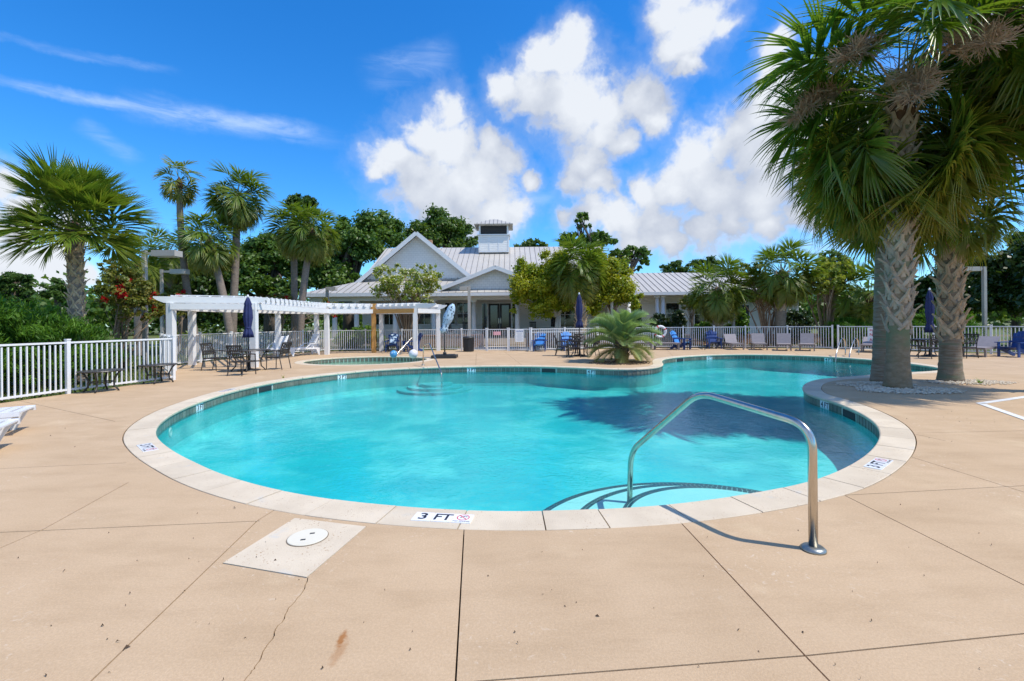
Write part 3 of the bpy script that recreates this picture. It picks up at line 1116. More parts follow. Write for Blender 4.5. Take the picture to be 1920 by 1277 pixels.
def clubhouse():
    o = thing('clubhouse', 'long white clubhouse with grey metal roofs, gables, cupola and columned porch', 'building', (0, 33, 0))
    OFF = Vector((0, 33, 0))
    def B(mb, name, m, parent=o):
        mb.v = [tuple(Vector(v) - OFF) for v in mb.v]
        ob = mb.build(name, m)
        ob.parent = parent
        return ob
    FZ = .45
    # walls
    B(MB().box((-1.9, 41, 2.65), (19.4, 10, 4.4)), 'wall', M_siding)
    B(MB().box((14.35, 38.4, 2.1), (14.3, 6.8, 3.3)), 'wing_wall', M_siding)
    B(MB().box((-1.4, 34.2, FZ / 2 + .02), (26.6, 4.3, FZ)), 'porch_floor', M_path)
    # roof planes: (corners ccw from outside, seam direction runs from lower edge to upper edge)
    roof = put('roof', None, o, (0, 0, 0))
    def plane(name, ll, lr, ur, ul, spacing=.46, th=.09):
        ll, lr, ur, ul = [Vector(p) for p in (ll, lr, ur, ul)]
        B(MB().plate([ll, lr, ur, ul], th), name, M_metalroof, roof)
        e = (lr - ll)
        L = e.length
        ed = e.normalized()
        nrm = e.cross(ul - ll).normalized()
        # seams run straight up the slope
        upd = nrm.cross(ed).normalized()
        if upd.z < 0:
            upd = -upd
        top_h = max((ul - ll).dot(upd), (ur - ll).dot(upd))
        xl, xr = (ul - ll).dot(ed), (ur - ll).dot(ed)
        hl, hr = (ul - ll).dot(upd), (ur - ll).dot(upd)
        n = int(L / spacing)
        for k in range(n + 1):
            x = (k + .5) * L / (n + 1)
            h = min(top_h, hl * x / xl if xl > .01 and x < xl else 1e9, hr * (L - x) / (L - xr) if L - xr > .01 and x > xr else 1e9)
            if hl != hr and h > 1e8:
                h = hl + (hr - hl) * (x - xl) / (xr - xl)
            h = min(h, max(hl, hr))
            if h > .15:
                a = ll + ed * x + nrm * .012
                B(MB().bar(a, a + upd * h, .022, .045, 0, nrm), 'seam', M_seam, roof)
    EZ = 3.72
    plane('roof_panel', (-11.6, 35.75, 4.95), (8.2, 35.75, 4.95), (8.2, 43, 8.55), (-11.6, 43, 8.55))            # main slope
    plane('roof_panel', (8.2, 50.3, 4.95), (-11.6, 50.3, 4.95), (-11.6, 43, 8.55), (8.2, 43, 8.55), 3)
    plane('roof_panel', (-14.7, 32.25, EZ), (8.6, 32.25, EZ), (8.2, 36.0, 4.92), (-11.55, 36.0, 4.92))           # porch skirt
    plane('roof_panel', (-14.7, 47, EZ), (-14.7, 32.25, EZ), (-11.55, 36.0, 4.92), (-11.55, 44, 4.92))           # porch end
    # big gable
    gx, gz, hw, fz = -7.24, 8.5, 4.75, 4.62
    B(MB().add([(gx - 4.2, 35.9, 4.88), (gx + 4.2, 35.9, 4.88), (gx, 35.9, gz - .12), (gx - 4.2, 36.1, 4.88), (gx + 4.2, 36.1, 4.88), (gx, 36.1, gz - .12)], [(0, 1, 2), (5, 4, 3), (0, 2, 5, 3), (1, 4, 5, 2), (0, 3, 4, 1)]), 'gable', M_shingle)
    plane('roof_panel', (gx + hw, 35.4, fz), (gx + hw, 43, fz), (gx, 43, gz + .08), (gx, 35.4, gz + .08))
    plane('roof_panel', (gx - hw, 43, fz), (gx - hw, 35.4, fz), (gx, 35.4, gz + .08), (gx, 43, gz + .08))
    for s in (-1, 1):
        B(MB().bar((gx + s * (hw + .02), 35.36, fz - .12), (gx + s * .0, 35.36 + .003 * s, gz - .045), .07, .3), 'rake_board', M_trim)
    # entry gable over the doors
    ex, ez, ehw, efz = -1.12, 5.42, 4.35, 3.86
    B(MB().add([(ex - 3.9, 32.3, efz - .02), (ex + 3.9, 32.3, efz - .02), (ex, 32.3, ez - .12), (ex - 3.9, 32.5, efz - .02), (ex + 3.9, 32.5, efz - .02), (ex, 32.5, ez - .12)], [(0, 1, 2), (5, 4, 3), (0, 2, 5, 3), (1, 4, 5, 2), (0, 3, 4, 1)]), 'gable', M_shingle)
    plane('roof_panel', (ex + ehw, 31.8, efz - .08), (ex + ehw, 36.5, efz - .08), (ex, 36.5, ez + .06), (ex, 31.8, ez + .06))
    plane('roof_panel', (ex - ehw, 36.5, efz - .08), (ex - ehw, 31.8, efz - .08), (ex, 31.8, ez + .06), (ex, 36.5, ez + .06))
    for s in (-1, 1):
        B(MB().bar((ex + s * (ehw + .02), 31.77, efz - .19), (ex, 31.77 + .003 * s, ez - .06), .06, .26), 'rake_board', M_trim)
    plane('roof_panel', (ex - 4.4, 31.55, 3.64), (ex + 4.4, 31.55, 3.64), (ex + 4.1, 32.28, 3.9), (ex - 4.1, 32.28, 3.9), .5, .05)
    B(MB().box((ex, 31.58, 3.50), (8.85, .1, .2)), 'fascia', M_trim)
    # fascia, porch beam, ceiling
    B(MB().box((-3.05, 32.2, EZ - .13), (23.35, .1, .24)), 'fascia', M_trim)
    B(MB().box((-14.72, 39.6, EZ - .13), (.1, 14.6, .24)), 'fascia', M_trim)
    B(MB().box((-2.9, 32.9, EZ - .38), (22.8, .28, .3)), 'porch_beam', M_trim)
    B(MB().box((-3.0, 34.3, EZ - .22), (23.2, 4.0, .04)), 'porch_ceiling', M_soffit)
    # columns
    for x in (-13.9, -12.6, -11.05, -8.3, -5.55, -2.72, .38, 3.3, 6.0, 8.3):
        c = put('column', None, o, Vector((x, 33, 0)) - OFF)
        MB().lathe([(.17, FZ + .1), (.175, 1.2), (.15, EZ - .62)], 18).build('shaft', M_trim, c, True)
        MB().box((0, 0, FZ + .06), (.46, .46, .12)).lathe([(.2, FZ + .12), (.2, FZ + .17)], 18).build('base', M_trim, c)
        MB().box((0, 0, EZ - .575), (.44, .44, .09)).lathe([(.19, EZ - .69), (.19, EZ - .62)], 18).build('capital', M_trim, c)
    # windows and doors in the porch wall
    def window(x0, x1, z0, z1, y=36.0, panes=1, rail=True, name='window', parent=o):
        w = put(name, None, parent, Vector(((x0 + x1) / 2, y, (z0 + z1) / 2)) - OFF)
        W, Hh = x1 - x0, z1 - z0
        fr = MB()
        for s in (-1, 1):
            fr.box((s * (W / 2 + .05), -.03, 0), (.11, .1, Hh + .2))
            fr.box((0, -.028, s * (Hh / 2 + .05)), (W, .09, .1))
        fr.build('frame', M_trim, w)
        for k in range(panes):
            pw = W / panes
            MB().box((-W / 2 + pw * (k + .5), -.012, 0), (pw - .05, .02, Hh)).build('pane', M_glass, w)
        if panes > 1:
            mb = MB()
            for k in range(1, panes):
                mb.box((-W / 2 + W * k / panes, -.02, 0), (.05, .05, Hh))
            mb.build('mullion', M_trim, w)
        if rail:
            MB().box((0, -.026, -.0), (W, .045, .04)).build('meeting_rail', M_trim, w)
    for x0, x1 in ((-10.85, -10.2), (-9.9, -9.1), (-7.3, -6.3), (-5.2, -4.4), (-4.25, -3.3)):
        window(x0, x1, 1.5, 3.12, panes=2 if x1 - x0 > .7 else 1)
    window(3.0, 5.2, 1.2, 3.1, panes=2)
    d = put('entrance_door', None, o, Vector((-.95, 36, 1.75)) - OFF)
    MB().box((0, -.035, 1.35), (2.9, .12, .12)).box((-1.41, -.035, 0), (.1, .12, 2.6)).box((1.41, -.035, 0), (.1, .12, 2.6)).box((-.93, -.035, 0), (.12, .12, 2.6)).box((.93, -.035, 0), (.12, .12, 2.6)).build('frame', M_trim, d)
    for x, w in ((-1.17, .36), (1.17, .36)):
        MB().box((x, -.012, 0), (w, .02, 2.6)).build('sidelight', M_glass, d)
    for s in (-1, 1):
        lf = MB().box((s * .44, -.02, 0), (.84, .045, 2.58)).build('door_leaf', M_black, d)
        MB().box((s * .44, -.046, .1), (.54, .01, 2.1)).build('pane', M_glass, lf)
        MB().bar((s * .08, -.08, -.25), (s * .08, -.08, .15), .03, .03).build('handle', M_steel, lf)
    # cupola
    cx, cy = .0, 41.9
    c0 = dp(926, 475, 41.2)
    cx = c0.x
    cup = put('cupola', None, o, Vector((cx, 42.3, 7.6)) - OFF)
    MB().box((0, 0, .95), (2.72, 2.3, 1.5)).build('wall', M_siding, cup)
    tr = MB()
    for x in (-1.28, -.42, .42, 1.28):
        tr.box((x, -1.154, .95), (.12, .02, 1.2))
    tr.box((0, -1.1525, 1.64), (2.6, .021, .12)).box((0, -1.1525, .28), (2.6, .021, .12))
    tr.box((0, 0, 1.76), (2.9, 2.5, .09))
    tr.build('trim', M_trim, cup)
    MB().box((0, 0, 2.2), (2.42, 2.0, .8)).build('louver', M_black, cup)
    ps = MB()
    for sx in (-1, 1):
        for sy in (-1, 1):
            ps.box((sx * 1.24, sy * 1.03, 2.2), (.14, .14, .8))
    ps.box((0, 0, 2.65), (2.62, 2.2, .1)).build('post', M_trim, cup)
    for k in range(5):
        MB().box((0, -1.02, 1.93 + k * .14), (2.3, .04, .05), M=Matrix.Rotation(.5, 3, 'X')).build('louver_blade', M_dark, cup)
    r, h0, h1 = (1.72, 1.5), 2.68, 3.38
    cr = MB().plate([(-r[0], -r[1], h0), (r[0], -r[1], h0), (.25, 0, h1), (-.25, 0, h1)], .06).plate([(r[0], r[1], h0), (-r[0], r[1], h0), (-.25, 0, h1), (.25, 0, h1)], .06)
    cr.plate([(r[0], -r[1], h0), (r[0], r[1], h0), (.25, 0, h1)], .06).plate([(-r[0], r[1], h0), (-r[0], -r[1], h0), (-.25, 0, h1)], .06)
    crf = cr.build('cap_roof', M_metalroof, cup)
    sm = MB()
    for k in range(-4, 5):
        t = 1 - abs(k) * .36 / 1.72 if k else 1
        sm.bar((k * .36, -1.5, h0 + .02), (k * .36 * (.25 / 1.72 if False else 1), -1.5 + 1.5 * min(1, (1 - max(0, abs(k * .36) - .25) / 1.47)), h0 + .02 + (h1 - h0) * min(1, (1 - max(0, abs(k * .36) - .25) / 1.47))), .03, .04)
    sm.build('cap_seams', M_seam, cup)
    MB().box((-gx * 0, 0, 0), (.01, .01, .01))
    # chimney cap behind the big gable
    B(MB().box((-6.72, 38.2, 7.75), (.42, .42, 1.3)), 'flue', mat('terracotta', (.45, .25, .14), .8))
    # right wing
    WZ = 3.66
    plane('roof_panel', (7.4, 33.3, WZ), (22.2, 33.3, WZ), (18.6, 38.4, 5.55), (7.4, 38.4, 5.55))
    plane('roof_panel', (22.2, 33.3, WZ), (22.2, 43.5, WZ), (18.6, 38.4, 5.55), (18.6, 38.42, 5.55))
    plane('roof_panel', (22.2, 43.5, WZ), (7.4, 43.5, WZ), (7.4, 38.4, 5.55), (18.6, 38.4, 5.55), 3)
    B(MB().box((14.8, 33.28, WZ - .12), (14.8, .1, .22)), 'fascia', M_trim)
    B(MB().box((14.8, 34.2, WZ - .2), (14.6, 1.8, .04)), 'porch_ceiling', M_soffit)
    for x in (10.55, 10.98):
        c = put('column', None, o, Vector((x, 33.75, 0)) - OFF)
        MB().lathe([(.15, .1), (.15, 1.2), (.13, WZ - .4)], 16).build('shaft', M_trim, c, True)
        MB().box((0, 0, WZ - .33), (.36, .36, .14)).build('capital', M_trim, c)
        MB().box((0, 0, .05), (.4, .4, .1)).build('base', M_trim, c)
    window(9.1, 9.8, .7, 2.75, 35.0, rail=False)
    window(11.6, 12.6, 1.4, 2.9, 35.0, 1)
    window(13.75, 15.5, 1.2, 2.9, 35.0, 2)
    dd = put('side_door', None, o, Vector((17.2, 35, 1.45)) - OFF)
    MB().box((0, -.02, 0), (1.3, .05, 2.5)).build('door_leaf', M_black, dd)
    MB().box((-.72, -.03, 0), (.12, .09, 2.6)).box((.72, -.03, 0), (.12, .09, 2.6)).box((0, -.03, 1.31), (1.55, .09, .12)).build('frame', M_trim, dd)
    for x in (13.0, 16.2, 21.45):
        B(MB().box((x, 34.96, 2.0), (.22, .14, 3.3)), 'corner_board', M_trim)


clubhouse()


def rocker(p, rz, lab):
    o = thing('rocking_chair', lab, 'rocking chair', (p[0], p[1], .47), rz, 'dark rocking chairs on the porch')
    MB().box((0, 0, .42), (.52, .5, .05)).build('seat', M_black, o)
    mb = MB()
    for k in range(5):
        mb.bar((-.2 + .1 * k, .24, .44), (-.2 + .1 * k, .42, 1.1), .06, .02)
    mb.bar((-.26, .42, 1.1), (.26, .42, 1.1), .04, .08).build('backrest', M_black, o)
    for s in (-1, 1):
        MB().tube([(s * .26, -.42, .06), (s * .26, -.1, .02), (s * .26, .3, .03), (s * .26, .62, .1)], .022, 6).build('rocker', M_black, o)
        MB().bar((s * .26, -.24, .03), (s * .26, -.24, .64), .04, .04).bar((s * .26, .24, .03), (s * .26, .3, .64), .04, .04).build('leg', M_black, o)
        MB().box((s * .28, 0, .65), (.09, .6, .03)).build('armrest', M_black, o)


rocker((-4.7, 34.6), .3, 'dark rocking chair on the porch left of the entrance doors')
rocker((-3.55, 34.5), -.2, 'dark rocking chair on the porch next to the entrance column')
rocker((1.6, 34.6), .1, 'dark rocking chair on the porch right of the entrance doors')

# brick garden walls and the path beyond the fence
def brickwall(pts, h, lab, thick=.3):
    a = Vector(pts[0])
    o = thing('brick_wall', lab, 'brick wall', (a.x, a.y, 0), 0)
    mb, cp = MB(), MB()
    for p, q in zip(pts[:-1], pts[1:]):
        p, q = Vector((*p, 0)) - o.location, Vector((*q, 0)) - o.location
        mb.bar(p + Vector((0, 0, h / 2 - .05)), q + Vector((0, 0, h / 2 - .05)), thick, h)
        cp.bar(p + Vector((0, 0, h - .02)), q + Vector((0, 0, h - .02)), thick + .08, .07)
    mb.build('wall', M_brickwall, o)
    cp.build('cap', mat('brick_cap', (.36, .19, .12), .85, (.28, .14, .09), 6), o)


brickwall([(-7.4, 30.6), (-1.9, 30.6)], .78, 'low red brick planter wall left of the gate')
brickwall([(.9, 30.4), (6.5, 30.4)], .85, 'low red brick planter wall right of the gate')
brickwall([(9.0, 31.2), (20.5, 31.0)], .62, 'low red brick planter wall under the right wing')
p = MB()
p.add([(x, y, -.036) for x, y in ((-3.4, 26.6), (2.6, 26.0), (2.4, 32.2), (-3.0, 32.2))], [(0, 1, 2, 3)])
p.build('path', M_path)['kind'] = 'structure'
p = MB()
pts = [(12.6, 30.0), (15.4, 29.2), (18.6, 28.3), (21.6, 28.6), (25.5, 30.2)]
for (x0, y0), (x1, y1) in zip(pts[:-1], pts[1:]):
    p.add([(x0, y0, -.036), (x1, y1, -.036), (x1, y1 + 1.1, -.036), (x0, y0 + 1.1, -.036)], [(0, 1, 2, 3)])
p.add([(17.2, 24.7, -.032), (18.6, 23.6, -.032), (20.4, 28.7, -.032), (18.4, 28.9, -.032)], [(0, 1, 2, 3)])
p.build('garden_path', M_path)['kind'] = 'structure'

# ------------------------------------------------------------------ fences
picket_me = MB().box((0, 0, .6), (.026, .026, 1.08)).mesh('picket', M_fence)
post_me = MB().box((0, 0, .62), (.075, .075, 1.24)).box((0, 0, 1.255), (.09, .09, .03)).mesh('post', M_fence)


def fence(label, pts, extra=(), cat='fence', name='metal_fence', posts=True, panel=1.83, rails2=False, group=None):
    o = thing(name, label, cat, (*pts[0], 0), 0, group)
    P = [Vector((*p, 0)) - o.location for p in pts]
    for si, (a, b) in enumerate(zip(P[:-1], P[1:])):
        L = (b - a).length
        n = max(1, round(L / panel))
        ang = math.atan2(b.y - a.y, b.x - a.x)
        t = (b - a).normalized()
        for k in range(n + 1):
            if posts and not (k == n and si < len(P) - 2):
                put('post', post_me, o, a + (b - a) * k / n, ang)
        for k in range(n):
            p, q = a + (b - a) * k / n + t * .04, a + (b - a) * (k + 1) / n - t * .04
            for z, h in ((1.185, .042), (.095, .045)) + (((1.02, .03),) if rails2 else ()):
                MB().bar(p + Vector((0, 0, z)), q + Vector((0, 0, z)), .036, h).build('rail', M_fence, o)
            m = max(1, round((q - p).length / .114))
            for j in range(1, m):
                put('picket', picket_me, o, p + (q - p) * j / m, ang)
    return o


fence('white picket fence along the left deck edge behind the small black tables', [(-11.25, 3.4), (-10.3, 10.75), (-9.72, 13.3)])
fence('short white fence run seen nearly edge on beside the first pergola post', [(-9.80, 13.42), (-12.95, 17.15)])
fence('white fence behind the dark patio set under the pergola', [(-13.05, 17.25), (-13.0, 21.5), (-12.35, 24.3), (-10.7, 26.85)])
fence('white fence at the back behind the white loungers and the black bin', [(-10.6, 26.9), (-4.3, 26.95), (-1.43, 25.6)])
fence('white gate leaf with a small pink sign', [(-1.36, 25.58), (-.24, 25.42)], cat='gate', name='pool_gate', panel=1.3)
fence('white gate leaf carrying the white notice board', [(-.16, 25.41), (.97, 25.27)], cat='gate', name='pool_gate', panel=1.3)
fence('white double railed fence behind the bright blue chair and navy umbrella', [(1.05, 25.26), (4.8, 26.3)], rails2=True)
fence('white fence behind the taupe loungers on the far side', [(4.88, 26.32), (8.2, 27.0), (13.1, 26.05), (16.8, 24.35)])
fence('white fence on the right behind the palm trunks', [(17.0, 24.2), (20.75, 20.1), (23.7, 15.2), (26.6, 8)])


def board(px, py, w, h, y, label, lines, name='notice_sign', ink=None, bg=None, rz=0):
    c = dp(px, py, y)
    o = thing(name, label, 'sign', c, rz)
    MB().box((0, 0, 0), (w, .012, h)).build('board', bg or M_tilewhite, o)
    for s, z, sz, m in lines:
        q = put('lettering', text_mesh(s, sz, m), o)
        q.matrix_local = basis(Vector((1, 0, 0)), Vector((0, 0, 1)), Vector((0, -1, 0)), (0, -.0075, z))
    return o


M_pink = mat('faded_pink_sign', (.78, .40, .44), .5)
M_blueink = mat('blue_ink', (.03, .12, .36), .5)
board(932, 625, .40, .19, 25.42, 'small faded pink sign on the left gate leaf', [], bg=M_pink)
nb = board(974, 629, .46, .70, 25.25, 'white notice board with a blue heading on the right gate leaf', [])
mb = MB()
for k in range(9):
    mb.box((-.17 + k * .043, -.0075, .235 + .008 * math.sin(k * 2.1)), (.036, .002, .035 + .012 * (k % 3)))
mb.build('heading', M_blueink, nb)
mb = MB()
for k in range(11):
    mb.box((0.01 * (k % 3 - 1), -.0072, .15 - k * .042), (.36 - .05 * (k % 4), .002, .012))
mb.build('small_print', mat('grey_ink', (.42, .44, .50), .6), nb)
pos = gp(1652, 655)
sg = board(1651, 631, 1.0, .86, 22.15, 'white sign with red lettering starting NO and AL behind the palm trunks', [], rz=-.6)
for s, z, sz, x in (('SHALLOW', .30, .13, -.42), ('NO DIVING', .08, .2, -.42), ('ALLOWED', -.17, .2, -.42)):
    q = put('lettering', text_mesh(s, sz, M_redink, 'LEFT', .78), sg)
    q.matrix_local = basis(Vector((1, 0, 0)), Vector((0, 0, 1)), Vector((0, -1, 0)), (x, -.0075, z))
sg.rotation_euler.z = R(-47)
lr = thing('life_ring', 'white life ring on the fence behind the feathery palm', 'life ring', dp(1238, 622, 26.4), 0)
tor = []
MB().tube([(.3 * math.cos(t), 0, .3 * math.sin(t)) for t in np.linspace(0, 2 * math.pi, 25)], .075, 10, cap=False).build('ring', M_resin, lr, True)
for q in range(4):
    t0 = q * math.pi / 2 + .4
    MB().tube([(.3 * math.cos(t), 0, .3 * math.sin(t)) for t in np.linspace(t0, t0 + .22, 4)], .079, 10).build('band', M_redink, lr, True)

# ------------------------------------------------------------------ light posts
def light_post(px, pyb, pyt, y, side, label, w=.16, head=.75, arm=.3, hh=.24):
    b = dp(px, 604, y)
    top = dp(px, pyt, y).z
    o = thing('light_post', label, 'light post', (b.x, y, 0), 0, 'square light posts around the pool')
    MB().box((0, 0, top / 2), (w, w, top)).build('pole', M_grey, o)
    MB().box((0, 0, .03), (w * 2, w * 2, .06)).build('base', M_grey, o)
    if head:
        if arm > .05:
            MB().box((side * (arm / 2 + w / 2), 0, top - hh * .4), (arm, w * .5, hh * .35)).build('arm', M_grey, o)
        h = MB().box((side * (w / 2 + arm + head / 2), 0, top - hh * .45), (head, .42, hh * .8)).build('lamp_head', M_grey, o)
        MB().box((side * (w / 2 + arm + head / 2), 0, top - hh * .45 - hh * .41), (head * .8, .34, .02)).build('lens', mat('lamp_lens', (.55, .55, .52), .3), h)
light_post(272, 690, 470, 17.2, 1, 'tall square light post with wide lamp left of the pergola', .135, .86, .34, .27)
light_post(304, 660, 505, 24.0, 1, 'square light post behind the tallest one left of the pergola', .12, .75, .5, .3)
light_post(614, 600, 538, 30.0, 1, 'slim light post in front of the left porch roof', .16, .5, .02, .26)
light_post(880, 620, 537, 28.2, -1, 'slim light post in front of the entrance porch', .16, .45, .02, .28)
light_post(1147, 600, 530, 28.6, 1, 'slim light post in front of the yellow green trees', .16, .55, .05, .25)
light_post(1846, 655, 500, 23.0, -1, 'square light post behind the right hand palms', .14, .75, .25, .26)
light_post(1375, 600, 552, 28.5, 1, 'bare dark post between the right wing palms', .15, 0)

# ------------------------------------------------------------------ pergola
def pergola():
    o = thing('pergola', 'curved white timber pergola with some raw lumber repairs around the wading pool', 'pergola', (-9.5, 20, 0))
    O = o.location
    INN = [(-11.75, 16.0), (-9.45, 17.0), (-9.5, 23.8), (-7.45, 25.0), (-5.0, 24.0)]
    OUT = [(-12.55, 18.2), (-11.7, 23.2), (-10.7, 25.4), (-7.45, 26.45), (-4.15, 26.1)]
    PB, PT = 2.12, 2.34
    def V(p, z):
        return Vector((p[0], p[1], z)) - O
    for i, p in enumerate(INN + OUT):
        raw = i == 3
        w = .21 if i < 2 else .2
        MB().box((0, 0, PT / 2), (w, w, PT)).build('post', M_wood if raw else M_white, o, loc=V(p, 0))
    def ext(a, b, e0, e1):
        a, b = Vector((*a, 0)), Vector((*b, 0))
        t = (b - a).normalized()
        return a - t * e0, b + t * e1
    segs = [(INN[0], INN[1]), (INN[1], INN[2]), (INN[2], INN[3]), (INN[3], INN[4]), (OUT[0], OUT[1]), (OUT[1], OUT[2]), (OUT[2], OUT[3]), (OUT[3], OUT[4]), (INN[0], OUT[0]), (INN[4], OUT[4])]
    for k, (a, b) in enumerate(segs):
        raw = k in (2, 3)
        a3, b3 = ext(a, b, 0, 0)
        t = (b3 - a3).normalized()
        n = Vector((-t.y, t.x, 0)) * .125
        dz = .003 * (k % 3)
        for s in (-1, 1):
            e = .3 if k == 3 and s < 0 else 0
            MB().bar(a3 + n * s - O + Vector((0, 0, 2.22 + dz)), b3 + n * s + t * (.0) - O + Vector((0, 0, 2.22 + dz)), .045, .215).build('beam', M_wood if raw and s > 0 or k == 3 else M_white, o)
    # long plates with shaped tails
    for k, (a, b, e0, e1) in enumerate([(INN[0], INN[1], .5, .45), (INN[1], INN[2], -.2, .05), (INN[2], INN[3], .05, .05), (INN[3], INN[4], .05, 1.25), (OUT[0], OUT[1], .4, .05), (OUT[1], OUT[2], .05, .05), (OUT[2], OUT[3], .05, .05), (OUT[3], OUT[4], .05, .5)]):
        a3, b3 = ext(a, b, e0, e1)
        t = (b3 - a3).normalized()
        L = (b3 - a3).length
        z0, z1 = 2.345 + .002 * k, 2.565 + .002 * k
        prof = [(0, z1), (0, z1 - .05), (.1, z1 - .13), (.3, z0), (L - .3, z0), (L - .1, z1 - .13), (L, z1 - .05), (L, z1)]
        nn = Vector((-t.y, t.x, 0)) * .03
        m = MB()
        vs = [a3 + t * x + Vector((0, 0, z)) - nn - O for x, z in prof] + [a3 + t * x + Vector((0, 0, z)) + nn - O for x, z in prof]
        q = len(prof)
        m.add(vs, [tuple(range(q)), tuple(range(2 * q - 1, q - 1, -1))] + [((i + 1) % q, i, q + i, q + (i + 1) % q) for i in range(q)])
        m.build('plate', M_wood if k == 2 and False else M_white, o)
    # rafters between inner and outer curves
    def along(P, s):
        d = [0]
        for a, b in zip(P[:-1], P[1:]):
            d.append(d[-1] + math.dist(a, b))
        x = s * d[-1]
        for i in range(len(P) - 1):
            if x <= d[i + 1] + 1e-6:
                f = (x - d[i]) / (d[i + 1] - d[i])
                return Vector((P[i][0] + (P[i + 1][0] - P[i][0]) * f, P[i][1] + (P[i + 1][1] - P[i][1]) * f, 0))
    N_ = 38
    for k in range(N_ + 1):
        a, b = along(INN, k / N_), along(OUT, k / N_)
        t = (b - a).normalized()
        a, b = a - t * (-.03 if k < 9 else .2), b + t * .35
        z = 2.36 if False else 2.50
        MB().bar(a - O + Vector((0, 0, 2.54)), b - O + Vector((0, 0, 2.54)), .05, .15).build('rafter', M_white, o)
    for f in (.18, .5, .82):
        pts = [along(INN, s) * (1 - f) + along(OUT, s) * f for s in np.linspace(0, 1, 20)]
        for a, b in zip(pts[:-1], pts[1:]):
            MB().bar(a - O + Vector((0, 0, 2.632)), b - O + Vector((0, 0, 2.632)), .045, .032).build('slat', M_white, o)
    # raw corner block
    MB().box((0, 0, 0), (.24, .24, .3)).build('repair_block', M_wood, o, loc=V(INN[3], 2.49))


pergola()

# ------------------------------------------------------------------ furniture
def umbrella(px, pyb, label, top, bot, m, y=None, base=True, tilt=0.0, rbase=.33):
    b = gp(px, pyb)
    o = thing('closed_umbrella', label, 'umbrella', (b.x, b.y, 0))
    MB().tube([(0, 0, .05), (0, 0, top)], .022, 10).build('pole', M_dark if m is not M_white else M_white, o, True)
    if base:
        MB().lathe([(rbase, 0), (rbase, .03), (rbase * .55, .06), (.05, .09), (.04, .3), (.035, .3)], 24).build('base', M_dark, o, True)
    h = top - bot
    prof = [(.10, bot + .01), (.165, bot), (.135, bot + h * .12), (.085, bot + h * .235), (.10, bot + h * .3), (.135, bot + h * .48), (.125, bot + h * .66), (.10, bot + h * .78), (.11, bot + h * .82), (.06, bot + h * .93), (.035, top - .03)]
    c = MB().lathe(prof, 40, fold=.16, folds=8).build('canopy', m, o, True)
    c.rotation_euler = (0, tilt, 0)
    MB().lathe([(.098, bot + h * .215), (.102, bot + h * .235), (.098, bot + h * .255)], 24).build('strap', M_dark if m is not M_navy else M_navy, o, True)
    MB().lathe([(.03, top - .03), (.04, top), (.03, top + .05), (.012, top + .07)], 12).build('finial', M_resin, o, True)
    return o


umbrella(466, 695, 'closed navy umbrella over the dark patio table by the pergola', 2.52, 1.13, M_navy)
umbrella(1087, 667.5, 'closed navy umbrella rising in front of the booted palm trunk', 2.83, 1.28, M_navy)
umbrella(1744, 668, 'closed navy umbrella between the right hand palm trunks', 2.75, .98, M_navy, rbase=.3)
M_pattern = mat('pale_blue_patterned_canvas', (.50, .66, .80), .8, (.44, .62, .78), 6, .3, 40, alt=(.012, .03, .07), alt_at=(.56, .60), alt_scale=11)
b = gp(834, 671)
ub = thing('closed_umbrella', 'closed pale blue patterned umbrella tilted above a square black base', 'umbrella', (b.x, b.y, 0))
MB().box((0, 0, .065), (1.1, .85, .13)).box((0, 0, .14), (.86, .6, .03)).build('base', M_black, ub)
MB().tube([(0, 0, .1), (0, 0, 1.75)], .03, 10).lathe([(.09, .14), (.07, .26), (.04, .27)], 12).build('pole', M_black, ub, True)
MB().bar((0, 0, 1.3), (.14, 0, 1.75), .05, .05).build('crank_box', M_black, ub)
mb = MB()
P0, P1 = Vector((-.08, 0, 1.12)), Vector((.40, 0, 2.42))
n = 12
pth = [P0 + (P1 - P0) * k / n for k in range(n + 1)]
mb.tube(pth, [.09, .16, .15, .13, .14, .18, .20, .20, .18, .17, .16, .12, .04], 14)
for i in range(len(mb.v)):
    v = Vector(mb.v[i])
    a = i % 14
    ax = pth[i // 14]
    mb.v[i] = tuple(ax + (v - ax) * (1 + .16 * (-1) ** a))
mb.build('canopy', M_pattern, ub, True)

def patio_chair(label, loc, rz, group='dark metal chairs around the patio tables'):
    o = thing('patio_chair', label, 'chair', loc, rz, group)
    # faces -Y
    MB().box((0, 0, .42), (.5, .48, .035)).build('seat', M_dark, o)
    for s in (-1, 1):
        MB().tube([(s * .26, -.25, 0), (s * .26, -.23, .64)], .016, 6).build('leg', M_dark, o)
        MB().tube([(s * .25, .33, 0), (s * .25, .24, .42), (s * .25, .27, .64)], .016, 6).build('leg', M_dark, o)
        MB().tube([(s * .26, -.24, .63), (s * .265, 0, .66), (s * .25, .27, .65)], .02, 6).build('armrest', M_dark, o)
        MB().tube([(s * .25, .27, .64), (s * .25, .36, .92)], .018, 6).build('back_frame', M_dark, o)
    mb = MB()
    mb.bar((-.25, .36, .92), (.25, .36, .92), .03, .05).bar((-.25, .265, .55), (.25, .265, .55), .03, .03)
    for k in range(7):
        for s in (-1, 1):
            x0 = -.22 + k * .073
            x1 = x0 + s * .15
            x1c = max(-.24, min(.24, x1))
            f = (x1c - x0) / (x1 - x0) if x1 != x0 else 1
            mb.bar((x0, .268, .56), (x0 + (x1 - x0) * f, .268 + .092 * f, .56 + .35 * f), .022, .014)
            if f < 1:
                g = x1c - (x1 - x1c)
                mb.bar((x1c, .268 + .092 * f, .56 + .35 * f), (g, .36, .91), .022, .014)
    mb.build('back_lattice', M_dark, o)
    return o


